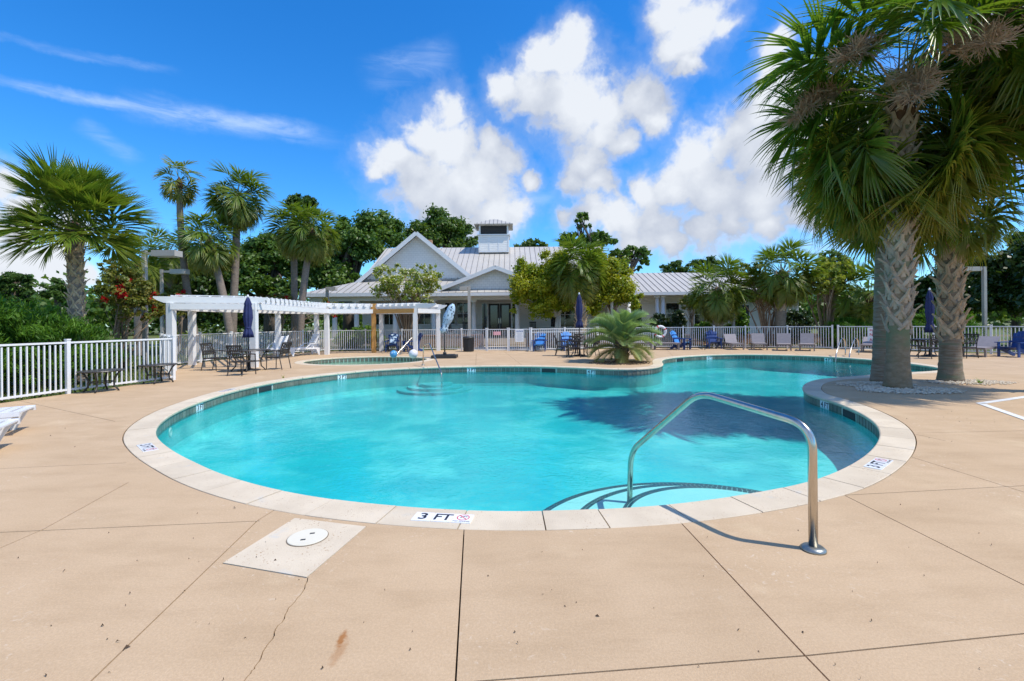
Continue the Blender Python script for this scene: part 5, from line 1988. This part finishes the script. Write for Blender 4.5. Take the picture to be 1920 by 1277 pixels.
rear_palm('small palm behind the red flowering crape myrtle', 262, 258, 492, 24, 'mid', 26, .9, .22, .2, 37, emin=-50)
rear_palm('palm with pale booted trunk in front of the yellow green trees', 1090, 1086, 505, 26.9, 'sun', 66, 1.1, .27, .25, 38, ('tan', .8, 4.3, .05, 1.0), emin=-50)
rear_palm('palm with drooping skirt in front of the right wing, left of a pair', 1347, 1345, 545, 27.6, 'mid', 56, .95, .27, .27, 39, ('grey', .6, 3.3, .055, .95), emin=-72)
rear_palm('palm with spreading crown in front of the right wing, right of a pair', 1461, 1466, 513, 27.2, 'mid', 56, 1.0, .3, .28, 40, ('grey', 2.0, 4.3, .055, .95), emin=-58)
rear_palm('bushy palm behind the ringed palm trunk', 1628, 1628, 556, 26.2, 'mid', 46, 1.12, .24, .22, 41, emin=-62)

# feathery grey green palm in the planting gap
def feather_frond(e0, L, seed, dry):
    r = np.random.RandomState(seed)
    V, Q, A, W, mm = [], [], [], [], []
    n = 22
    e = R(e0)
    p = np.zeros(3)
    step = L / n
    pts, dirs = [p.copy()], []
    for i in range(n):
        d = np.array([math.cos(e), 0, math.sin(e)])
        dirs.append(d)
        p = p + d * step
        pts.append(p.copy())
        e -= R(92 if e0 > 40 else 80) / n * (.45 + 1.1 * i / n)
    dirs.append(dirs[-1])
    for i, q in enumerate(pts):
        w = .022 * (1 - .85 * i / n)
        for k in range(3):
            a = 2 * math.pi * k / 3 + math.pi / 2
            V.append(q + np.array([0, math.cos(a) * w, math.sin(a) * w]))
            A.append(.5); W.append(.15 + dry * .5)
    for i in range(n):
        for k in range(3):
            Q.append((i * 3 + k, i * 3 + (k + 1) % 3, (i + 1) * 3 + (k + 1) % 3, (i + 1) * 3 + k)); mm.append(0)
    m = 46
    for j in range(m):
        f = .16 + .84 * j / m
        x = f * n
        i = min(n - 1, int(x))
        q = pts[i] + (pts[i + 1] - pts[i]) * (x - i)
        t = dirs[i]
        nn = np.array([-t[2], 0, t[0]])
        for s in (-1, 1):
            ll = L * .34 * (math.sin(math.pi * (.12 + .86 * (j + 1) / m)) ** .6) * r.uniform(.85, 1.1)
            d = t * .62 + np.array([0, s * .72, 0]) + nn * .42
            d /= np.linalg.norm(d)
            sd = np.cross(d, nn); sd /= np.linalg.norm(sd)
            b0 = len(V)
            pp = q.copy()
            tone = r.uniform(0, 1)
            for k in range(4):
                u = k / 3
                w = .013 * (1 - u) ** .7 + .001
                V += [pp + sd * w, pp - sd * w]
                A += [tone] * 2; W += [min(1, dry * (.3 + u))] * 2
                pp = pp + d * ll / 3
                d = d + np.array([0, 0, -.20]) * u
                d /= np.linalg.norm(d)
            for k in range(3):
                Q.append((b0 + 2 * k, b0 + 2 * k + 1, b0 + 2 * k + 3, b0 + 2 * k + 2)); mm.append(0)
    return np_mesh('frond', V, Q, L_pindo, A, W)


def pindo():
    b = gp(1165, 678)
    o = thing('feather_palm', 'low feathery grey green palm with drooping fronds by the pool bend', 'palm tree', b)
    MB().lathe([(.24, -.03), (.27, .1), (.25, .35), (.2, .6), (.12, .8)], 16).build('trunk', M_husk, o, True)
    r = random.Random(6)
    for k in range(70):
        a, z = k * 2.4, .05 + .6 * k / 70
        q = put('leaf_boot', BOOTS['tan'][k % 3], o)
        q.matrix_local = Matrix.Translation(Vector((math.cos(a), math.sin(a), 0)) * (.24 - .07 * k / 70) + Vector((0, 0, z))) @ Matrix.Rotation(a, 4, 'Z') @ Matrix.Diagonal((.6, .6, .6, 1))
        q.data = BOOTD[k % 3]
    cl = [(82, .0), (66, .02), (50, .05), (32, .15), (12, .5), (-8, .9)]
    ms = [[feather_frond(e, 1.38, 100 + q * 7 + s, dr) for s in range(2)] for q, (e, dr) in enumerate(cl)]
    for k in range(52):
        f = k / 51
        c = min(5, int(f * 5.6))
        q = put('frond', ms[c][k % 2], o)
        a = k * 2.39996 + r.uniform(-.3, .3)
        sc = r.uniform(1.0, 1.2) * (1 if c < 4 else .85)
        q.matrix_local = Matrix.Translation((.1 * math.cos(a), .1 * math.sin(a), .78 - .3 * f)) @ Matrix.Rotation(a, 4, 'Z') @ Matrix.Rotation(R(r.uniform(-14, 14)), 4, 'X') @ Matrix.Diagonal((sc, sc, sc, 1))


BOOTD = [boot_mesh(mat('dark_leaf_boot', (.17, .12, .085), .9, (.10, .07, .05), 9, .6, 40, objvar=.15), q, 'd') for q in range(3)]
pindo()
c = gp(1165, 681)
gravel(c.x, c.y, 1.2, .8, 500, 4)
gl = [o for o in COL.objects if o.name.startswith('gravel')][-1]
gl.data.materials[0] = mat('brown_mulch', (.20, .125, .08), .95, (.12, .075, .05), 9)

# ------------------------------------------------------------------ broadleaf trees and shrubs
def leaf_cloud(cen, rad, n, size, seed, aspect=.5, up=.6, squash=.75, tonef=None, wfun=None, outw=0.0, origin=None):
    """n leaves scattered in clumps; cen: clump centres, rad: clump radii"""
    r = np.random.RandomState(seed)
    cen, rad = np.asarray(cen, float), np.asarray(rad, float)
    pw = rad ** 2
    k = r.choice(len(cen), n, p=pw / pw.sum())
    d = r.normal(size=(n, 3))
    d /= np.linalg.norm(d, axis=1)[:, None]
    q = np.abs(r.normal(0, .62, n))
    p = cen[k] + d * (rad[k] * np.minimum(q, 1.7))[:, None] * np.array([1, 1, squash])
    nrm = r.normal(size=(n, 3)) * .9 + d * 1.1 + np.array([0, 0, up])
    nrm /= np.linalg.norm(nrm, axis=1)[:, None]
    t = r.normal(size=(n, 3))
    if outw:
        oc = np.asarray(origin if origin is not None else cen.mean(0))
        ow = p - oc
        ow /= np.linalg.norm(ow, axis=1)[:, None] + 1e-9
        t = t * (1 - outw) + (ow + np.array([0, 0, .5])) * outw * 2
    t -= nrm * (t * nrm).sum(1)[:, None]
    t /= np.linalg.norm(t, axis=1)[:, None]
    s = np.cross(nrm, t)
    L = size * r.uniform(.6, 1.35, n)[:, None]
    V = np.stack([p - t * L, p + s * L * aspect, p + t * L, p - s * L * aspect], 1).reshape(-1, 3)
    Q = np.arange(4 * n).reshape(-1, 4)
    ctone = r.uniform(-.3, .3, len(cen))
    tone = np.clip(.45 + ctone[k] + r.uniform(-.35, .35, n), 0, 1)
    w = np.zeros(n) if wfun is None else wfun(p, r)
    return V, Q, np.repeat(tone, 4), np.repeat(w, 4)


def clumps(c, rad, n, seed, cr=(.22, .36), shell=.55, zmin=-.75):
    r = np.random.RandomState(seed)
    out, rr = [], []
    while len(out) < n:
        d = r.normal(size=3)
        d /= np.linalg.norm(d)
        if d[2] < zmin:
            continue
        q = shell + (1 - shell) * r.uniform(0, 1)
        out.append(np.array(c) + d * np.array(rad) * q * .86)
        rr.append(np.mean(rad) * r.uniform(*cr))
    return np.array(out), np.array(rr)


def tree(name, label, cat, base, blobs, m, nleaf, size, trunk=None, seed=1, ncl=40, cr=(.2, .34), aspect=.55, tm=None, limbs=9, wfun=None, group=None, stems=1, spread=.5, outw=0, squash=.75, zmin=-.75, shell=.55, up=.6):
    """blobs: list of (centre, radii) in world space"""
    r = random.Random(seed)
    base = Vector(base)
    o = thing(name, label, cat, base, 0, group)
    C, RR = [], []
    vol = [b[1][0] * b[1][1] ** .5 * b[1][2] for b in blobs]
    for q, (c, rad) in enumerate(blobs):
        k = max(4, int(ncl * 2.6 * vol[q] / sum(vol)))
        a, b = clumps(Vector(c) - base, rad, k, seed * 13 + q, (cr[0] * .62, cr[1] * .8), shell, zmin)
        C.append(a); RR.append(b)
    C, RR = np.vstack(C), np.hstack(RR)
    V, Q, A, W = leaf_cloud(C, RR, int(nleaf * 1.7), size * 1.12, seed, aspect, up, squash, wfun=wfun, outw=outw, origin=(0, 0, .2))
    put('crown', np_mesh('crown', V, Q, m, A, W), o)
    if trunk:
        r0, fork = trunk
        mb = MB()
        if stems == 1:
            mb.tube([(0, 0, -.05), (r.uniform(-.1, .1), 0, fork * .5), (0, 0, fork)], [r0 * 1.25, r0, r0 * .85], 10)
            starts = [Vector((0, 0, fork))] * limbs
        else:
            starts = [Vector((r0 * 2.2 * math.cos(6.28 * k / limbs), r0 * 2.2 * math.sin(6.28 * k / limbs), -.03)) for k in range(limbs)]
        idx = list(range(len(C)))
        r.shuffle(idx)
        for k in range(limbs):
            e = Vector(C[idx[k % len(idx)]])
            s = starts[k]
            if stems > 1:
                e = Vector((e.x, e.y, max(e.z, fork * .8)))
            md = s + (e - s) * .5 + Vector((r.uniform(-.1, .1), r.uniform(-.1, .1), .08)) * (e - s).length + (Vector((-(e.x - s.x) * .22, -(e.y - s.y) * .22, 0)) if stems > 1 else Vector((0, 0, 0)))
            rs = r0 * (.6 if stems == 1 else 1)
            mb.tube([s, s + (md - s) * .55, md, e], [rs, rs * .8, rs * .6, rs * .2], 7)
            for _ in range(2):
                c2 = Vector(C[r.randrange(len(C))])
                if (c2 - md).length < (e - s).length * .9:
                    mb.tube([md, md + (c2 - md) * .5 + Vector((0, 0, .04)), c2], [rs * .4, rs * .28, rs * .1], 5)
        mb.build('trunk', tm or M_bark, o, True)
    return o


def blob(px, py, y, rx, rz, ry=None):
    """ellipsoid seen at photo position (px, py), rx and rz in photo pixels, at distance y"""
    k = y / F
    return (dp(px, py, y), (rx * k, ry or rx * k * .8, rz * k))


def gx_(px, y):
    return Vector((dp(px, 604, y).x, y, 0))


# live oaks behind
tree('oak_tree', 'broad dark live oak between the palm pair and the clubhouse gable', 'tree', gx_(655, 46), [blob(665, 455, 46, 78, 62), blob(600, 500, 44, 70, 60), blob(720, 440, 48, 55, 48), blob(640, 540, 43, 60, 32)], L_oak, 62000, .155, (.55, 4.2), 51, 80, limbs=16, cr=(.2, .36), shell=.3)
tree('oak_tree', 'dark live oak rising behind the clubhouse beside the cupola', 'tree', gx_(825, 58), [blob(820, 440, 58, 66, 52), blob(865, 455, 58, 42, 42), blob(775, 455, 57, 45, 45)], L_oak, 32000, .18, (.6, 5), 52, 64, limbs=10, cr=(.2, .34), shell=.35)
tree('oak_tree', 'live oak with low branches behind the two tall palms', 'tree', gx_(505, 42), [blob(500, 480, 42, 62, 48), blob(450, 520, 40, 62, 44), blob(540, 545, 40, 40, 32)], L_oak, 44000, .15, (.5, 3.2), 53, 70, limbs=16, cr=(.2, .36), shell=.3)
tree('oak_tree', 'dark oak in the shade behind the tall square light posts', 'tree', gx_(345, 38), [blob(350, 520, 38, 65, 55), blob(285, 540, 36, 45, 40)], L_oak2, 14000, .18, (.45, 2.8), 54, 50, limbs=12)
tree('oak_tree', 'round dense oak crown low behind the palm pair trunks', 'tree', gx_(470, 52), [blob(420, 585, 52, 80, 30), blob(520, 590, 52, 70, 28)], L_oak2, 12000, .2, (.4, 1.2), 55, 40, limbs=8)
tree('oak_tree', 'sparse oak top showing over the roof right of the cupola', 'tree', gx_(1000, 62), [blob(1000, 462, 62, 36, 12)], L_oak, 2500, .2, (.4, 9), 56, 16, limbs=6)
tree('oak_tree', 'open limbed oak reaching above the yellow green trees', 'tree', gx_(1115, 44), [blob(1092, 418, 44, 18, 22), blob(1125, 450, 44, 32, 20), blob(1075, 452, 44, 30, 18)], L_oak, 4200, .17, (.35, 7), 57, 26, limbs=14, cr=(.2, .4))
tree('oak_tree', 'open limbed oak with hanging moss above the right wing roof', 'tree', gx_(1175, 44), [blob(1190, 475, 44, 24, 16), blob(1160, 485, 44, 25, 20), blob(1205, 497, 44, 14, 16)], L_oak, 3600, .17, (.35, 5.5), 58, 22, limbs=12, cr=(.2, .42))
for px, py, y, rx, rz, n, lab in ((1262, 506, 70, 32, 18, 3200, 'rounded pine crown above the right wing roof'), (1322, 500, 72, 40, 22, 4200, 'wide pine crown behind the pair of right palms'), (30, 540, 48, 36, 34, 6500, 'round pine at the left picture edge above the hedge'), (108, 545, 50, 32, 24, 3800, 'small flat topped pine left of the shaggy palm'), (565, 385, 60, 32, 24, 5000, 'pine crown showing just above the palm pair')):
    tree('pine_tree', lab, 'tree', gx_(px, y), [blob(px, py, y, rx, rz), blob(px + rx * .5, py + rz * .55, y, rx * .7, rz * .55)], L_pine, n, .2, (.28, 6), 60 + int(px) % 37, 26, limbs=10, cr=(.2, .36), squash=.45, aspect=.35)
tree('bare_tree', 'thin twiggy tree between the right palms and the crape myrtle', 'tree', gx_(1562, 36), [blob(1560, 490, 36, 32, 26), blob(1590, 505, 36, 22, 20)], L_oak, 900, .12, (.2, 3), 71, 34, limbs=26)
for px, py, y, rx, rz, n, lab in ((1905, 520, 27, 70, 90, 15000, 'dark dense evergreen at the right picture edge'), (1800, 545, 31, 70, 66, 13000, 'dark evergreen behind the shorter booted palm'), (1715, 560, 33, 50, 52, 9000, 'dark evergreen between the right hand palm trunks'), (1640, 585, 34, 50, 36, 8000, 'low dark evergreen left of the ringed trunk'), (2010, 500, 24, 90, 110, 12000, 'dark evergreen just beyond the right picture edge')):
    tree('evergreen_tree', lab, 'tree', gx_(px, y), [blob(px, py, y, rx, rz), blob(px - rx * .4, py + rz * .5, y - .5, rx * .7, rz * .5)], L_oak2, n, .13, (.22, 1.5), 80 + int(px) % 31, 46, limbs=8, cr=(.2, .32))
# yellow green pair in front of the porch
def hollow(p, r):
    return np.zeros(len(p))
tree('shade_tree', 'yellow green leafy tree with white trunk left of the pale booted palm', 'tree', gx_(1046, 28.6), [blob(1010, 545, 28.4, 56, 52), blob(1040, 500, 28.6, 46, 42), blob(985, 515, 28.6, 34, 36), blob(1065, 560, 28.4, 40, 42), blob(975, 565, 28.4, 24, 30), blob(1012, 580, 28.2, 40, 26)], L_yellow, 52000, .072, (.15, 1.9), 91, 70, tm=mat('white_limed_bark', (.62, .58, .52), .85, (.46, .42, .37), 9), limbs=14, cr=(.3, .42), up=.8, shell=.3)
tree('shade_tree', 'yellow green leafy tree right of the pale booted palm', 'tree', gx_(1150, 29), [blob(1150, 540, 29, 52, 44), blob(1120, 500, 29.2, 42, 38), blob(1172, 560, 28.8, 34, 34), blob(1160, 505, 29.2, 30, 30), blob(1105, 575, 28.8, 36, 30), blob(1190, 575, 28.8, 20, 26)], L_yellow, 44000, .072, (.15, 1.9), 92, 60, tm=M_paletrunk, limbs=14, cr=(.3, .42), up=.8, shell=.3)
# crape myrtles
def blossoms(frac, zlo):
    def f(p, r):
        q = (r.uniform(0, 1, len(p)) < frac) & (p[:, 2] > zlo)
        return q * r.uniform(.7, 1, len(p))
    return f
def red_tops(frac, nb):
    def f(p, r):
        c = p[r.choice(len(p), nb)]
        w = np.zeros(len(p))
        for x in c:
            d = np.linalg.norm((p - x) * np.array([1, 1, .75]), axis=1)
            w = np.maximum(w, (d < r.uniform(.07, .15)) * (r.uniform(0, 1, len(p)) < .85))
        return w
    return f
tree('crape_myrtle', 'white flowering crape myrtle with vase shaped stems before the gable', 'tree', gx_(765, 27.6), [blob(760, 535, 27.6, 74, 38), blob(728, 508, 27.6, 46, 22), blob(798, 515, 27.6, 42, 24), blob(770, 560, 27.4, 50, 18)], L_crape, 9000, .075, (.06, 2.0), 101, 60, tm=M_paletrunk, limbs=20, stems=8, wfun=blossoms(.22, 2), cr=(.15, .27), up=.7)
tree('crape_myrtle', 'red flowering crape myrtle with pale stems behind the left fence', 'tree', gx_(226, 16.5), [blob(235, 545, 16.5, 58, 55), blob(215, 500, 16.5, 36, 30), blob(260, 580, 16.5, 48, 36)], L_redcrape, 9000, .052, (.035, 1.6), 102, 90, tm=M_paletrunk, limbs=14, stems=6, wfun=red_tops(.1, 15), cr=(.12, .22), up=.6)
tree('crape_myrtle', 'reddish crape myrtle behind the first pergola posts', 'tree', gx_(330, 24.5), [blob(325, 570, 24.5, 44, 38), blob(295, 560, 24.5, 30, 32)], L_redcrape, 6000, .07, (.05, 1.2), 103, 46, tm=M_paletrunk, limbs=10, stems=6, wfun=red_tops(.1, 16), cr=(.16, .26))
tree('crape_myrtle', 'reddish crape myrtle between the palm pair and the porch', 'tree', gx_(525, 27.5), [blob(528, 572, 27.5, 34, 28), blob(615, 580, 29.3, 22, 26)], L_redcrape, 3600, .08, (.04, 1.0), 104, 36, tm=M_paletrunk, limbs=10, stems=6, wfun=red_tops(.1, 10), cr=(.16, .28))
tree('crape_myrtle', 'crape myrtle with reddish brown vase of stems beside the right palm', 'tree', gx_(1437, 27.9), [blob(1430, 545, 28.2, 72, 28), blob(1395, 515, 28.4, 46, 30), blob(1490, 540, 28.2, 42, 30)], L_crape, 8500, .075, (.06, 1.5), 105, 64, tm=mat('rusty_smooth_bark', (.30, .17, .10), .8, (.40, .27, .18), 8), limbs=18, stems=8, cr=(.15, .26), up=.7)
tree('crape_myrtle', 'crape myrtle with pale stems at the end of the right wing', 'tree', gx_(1549, 27), [blob(1550, 530, 27, 56, 34), blob(1565, 500, 27, 40, 24)], L_crape, 8500, .075, (.06, 1.5), 106, 54, tm=M_paletrunk, limbs=18, stems=8, cr=(.15, .26), up=.7)
tree('crape_myrtle', 'thin young crape myrtle before the right wing windows', 'tree', gx_(1296, 29.5), [blob(1295, 568, 29.5, 26, 18)], L_redcrape, 900, .08, (.03, 1.4), 107, 18, tm=M_paletrunk, limbs=9, stems=5, cr=(.2, .4))
# junipers
def juniper(label, base, blobs, n, size, seed):
    return tree('juniper_bush', label, 'bush', base, blobs, L_junip, n, size, None, seed, 60, (.2, .34), .16, outw=.72, squash=.6, zmin=-.9, shell=.6)
juniper('large sprawling juniper behind the left fence at the picture edge', (-13.2, 9.8, 0), [((-13.2, 9.6, 1.2), (2.0, 1.8, 1.25)), ((-14.2, 11.4, 1.5), (2.2, 1.8, 1.25)), ((-12.4, 8.6, .7), (1.5, 1.6, .9))], 44000, .068, 111)
juniper('sprawling juniper spilling toward the corner of the left fence', (-12.2, 12.3, 0), [((-12.2, 12.0, 1.0), (1.5, 1.5, 1.0)), ((-11.3, 11.2, .6), (.75, 1.1, .65)), ((-13.0, 13.4, 1.0), (1.5, 1.5, 1.05))], 38000, .062, 112)
juniper('tall juniper mass filling the gap behind the left fence', (-15.6, 14.0, 0), [((-15.6, 14.0, 1.4), (2.2, 1.8, 1.4)), ((-16.2, 11.0, 1.7), (2, 2, 1.5))], 22000, .085, 113)
for k, (x, y, rx, rz, lab) in enumerate(((21.5, 23.4, 1.6, 1.25, 'feathery juniper behind the right fence beside the light post'), (24.3, 20.6, 1.7, 1.35, 'feathery juniper behind the right fence at the picture edge'), (18.8, 25.9, 1.5, 1.0, 'low juniper behind the right fence between the palm trunks'), (26.4, 17.4, 1.8, 1.4, 'feathery juniper beyond the right picture edge'))):
    juniper(lab, (x, y, 0), [((x, y, rz * .75), (rx, rx, rz))], 14000, .075, 120 + k)
# shrubs near the house
def shrub(name, label, px, y, rx, z, m, n, size, seed, ry=None, cat='bush'):
    c = gx_(px, y)
    k = rx * y / F
    return tree(name, label, cat, c, [(c + Vector((0, 0, z * .55)), (k, ry or k * .8, z * .5))], m, n, size, None, seed, 46, (.22, .34), .55, zmin=-.9, shell=.7)
shrub('boxwood_hedge', 'clipped bright hedge along the left porch', 682, 30.2, 44, 1.35, L_box, 7000, .07, 131, 1.0, 'hedge')
shrub('boxwood_hedge', 'clipped bright hedge behind the pergola posts', 655, 29.0, 30, 1.1, L_box, 4500, .07, 132, .9, 'hedge')
shrub('boxwood_bush', 'rounded bright bush between the palm pair trunks', 566, 29.5, 16, 1.25, L_box, 2600, .07, 133)
shrub('boxwood_bush', 'rounded bright green bush before the right wing windows', 1325, 30, 26, 1.5, L_box, 5200, .07, 134)
shrub('boxwood_bush', 'small bright green bush right of the drooping palm trunk', 1365, 30, 18, 1.35, L_box, 2800, .07, 135)
shrub('camellia_bush', 'dark glossy bush left of the right wing columns', 1238, 30.5, 20, 2.1, L_cam, 3400, .08, 136)
shrub('camellia_bush', 'dark glossy bush right of the right wing columns', 1272, 30.5, 15, 2.3, L_cam, 3000, .08, 137)
shrub('camellia_bush', 'dark glossy bush at the foot of the rusty stemmed crape myrtle', 1492, 30.5, 32, 2.2, L_cam, 5200, .08, 138)
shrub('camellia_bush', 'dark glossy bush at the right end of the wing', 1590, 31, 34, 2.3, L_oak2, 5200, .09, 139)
shrub('loose_shrub', 'loose leafy shrub beside the dark side door', 1388, 31, 16, 2.4, L_box, 1800, .09, 140)
for k, (px, y, rx, z) in enumerate(((420, 29, 36, 1.0), (480, 31, 30, .9), (345, 33, 50, 1.0), (560, 33, 40, 1.2))):
    shrub('low_shrub', ('low shrub on the lawn behind the pergola left bay', 'low shrub on the lawn behind the navy pergola umbrella', 'low shrub on the lawn behind the square light posts', 'low shrub behind the palm pair')[k], px, y, rx, z, L_cam if k % 2 else L_crape, 2400, .09, 150 + k)

# blades of grass on the lawn close to the fences
def lawn_blades():
    r = np.random.RandomState(9)
    n = 26000
    x = np.r_[r.uniform(-26, -10.4, n), r.uniform(-12, 26, n // 2)]
    y = np.r_[r.uniform(5, 40, n), r.uniform(27.3, 33, n // 2)]
    keep = []
    for i in range(len(x)):
        if in_poly((x[i], y[i]), DECK) or (-3.4 < x[i] < 2.6 and y[i] > 26) or (12 < x[i] and 24 < y[i] < 31.6 and r.uniform() < .75):
            continue
        keep.append(i)
    x, y = x[keep], y[keep]
    m = len(x)
    p = np.c_[x, y, np.full(m, -.042)]
    a = r.uniform(0, 6.28, m)
    s = np.c_[np.cos(a), np.sin(a), np.zeros(m)] * .03
    h = np.c_[r.normal(0, .035, m), r.normal(0, .035, m), r.uniform(.05, .13, m)]
    V = np.stack([p - s, p + s, p + s * .5 + h, p - s * .5 + h], 1).reshape(-1, 3)
    o = put('grass', np_mesh('grass', V, np.arange(4 * m).reshape(-1, 4), leafmat('grass_blade', (.06, .11, .015), (.17, .19, .04), None, .3), np.repeat(r.uniform(0, 1, m), 4)))
    o['kind'] = 'stuff'


lawn_blades()

def treeline():
    """wooded horizon far behind, read as one mass"""
    r = np.random.RandomState(3)
    C, RR = [], []
    for k in range(760):
        a = r.uniform(-1.15, 1.15)
        d = r.uniform(95, 140)
        hh = r.uniform(3.5, 10)
        C.append((d * math.sin(a), d * math.cos(a), hh * .55))
        RR.append(hh * .62)
    V, Q, A, W = leaf_cloud(C, RR, 100000, .55, 4, .6)
    put('treeline', np_mesh('treeline', V, Q, L_oak, A, W), None, (0, 0, 0), 0, 'stuff')


treeline()
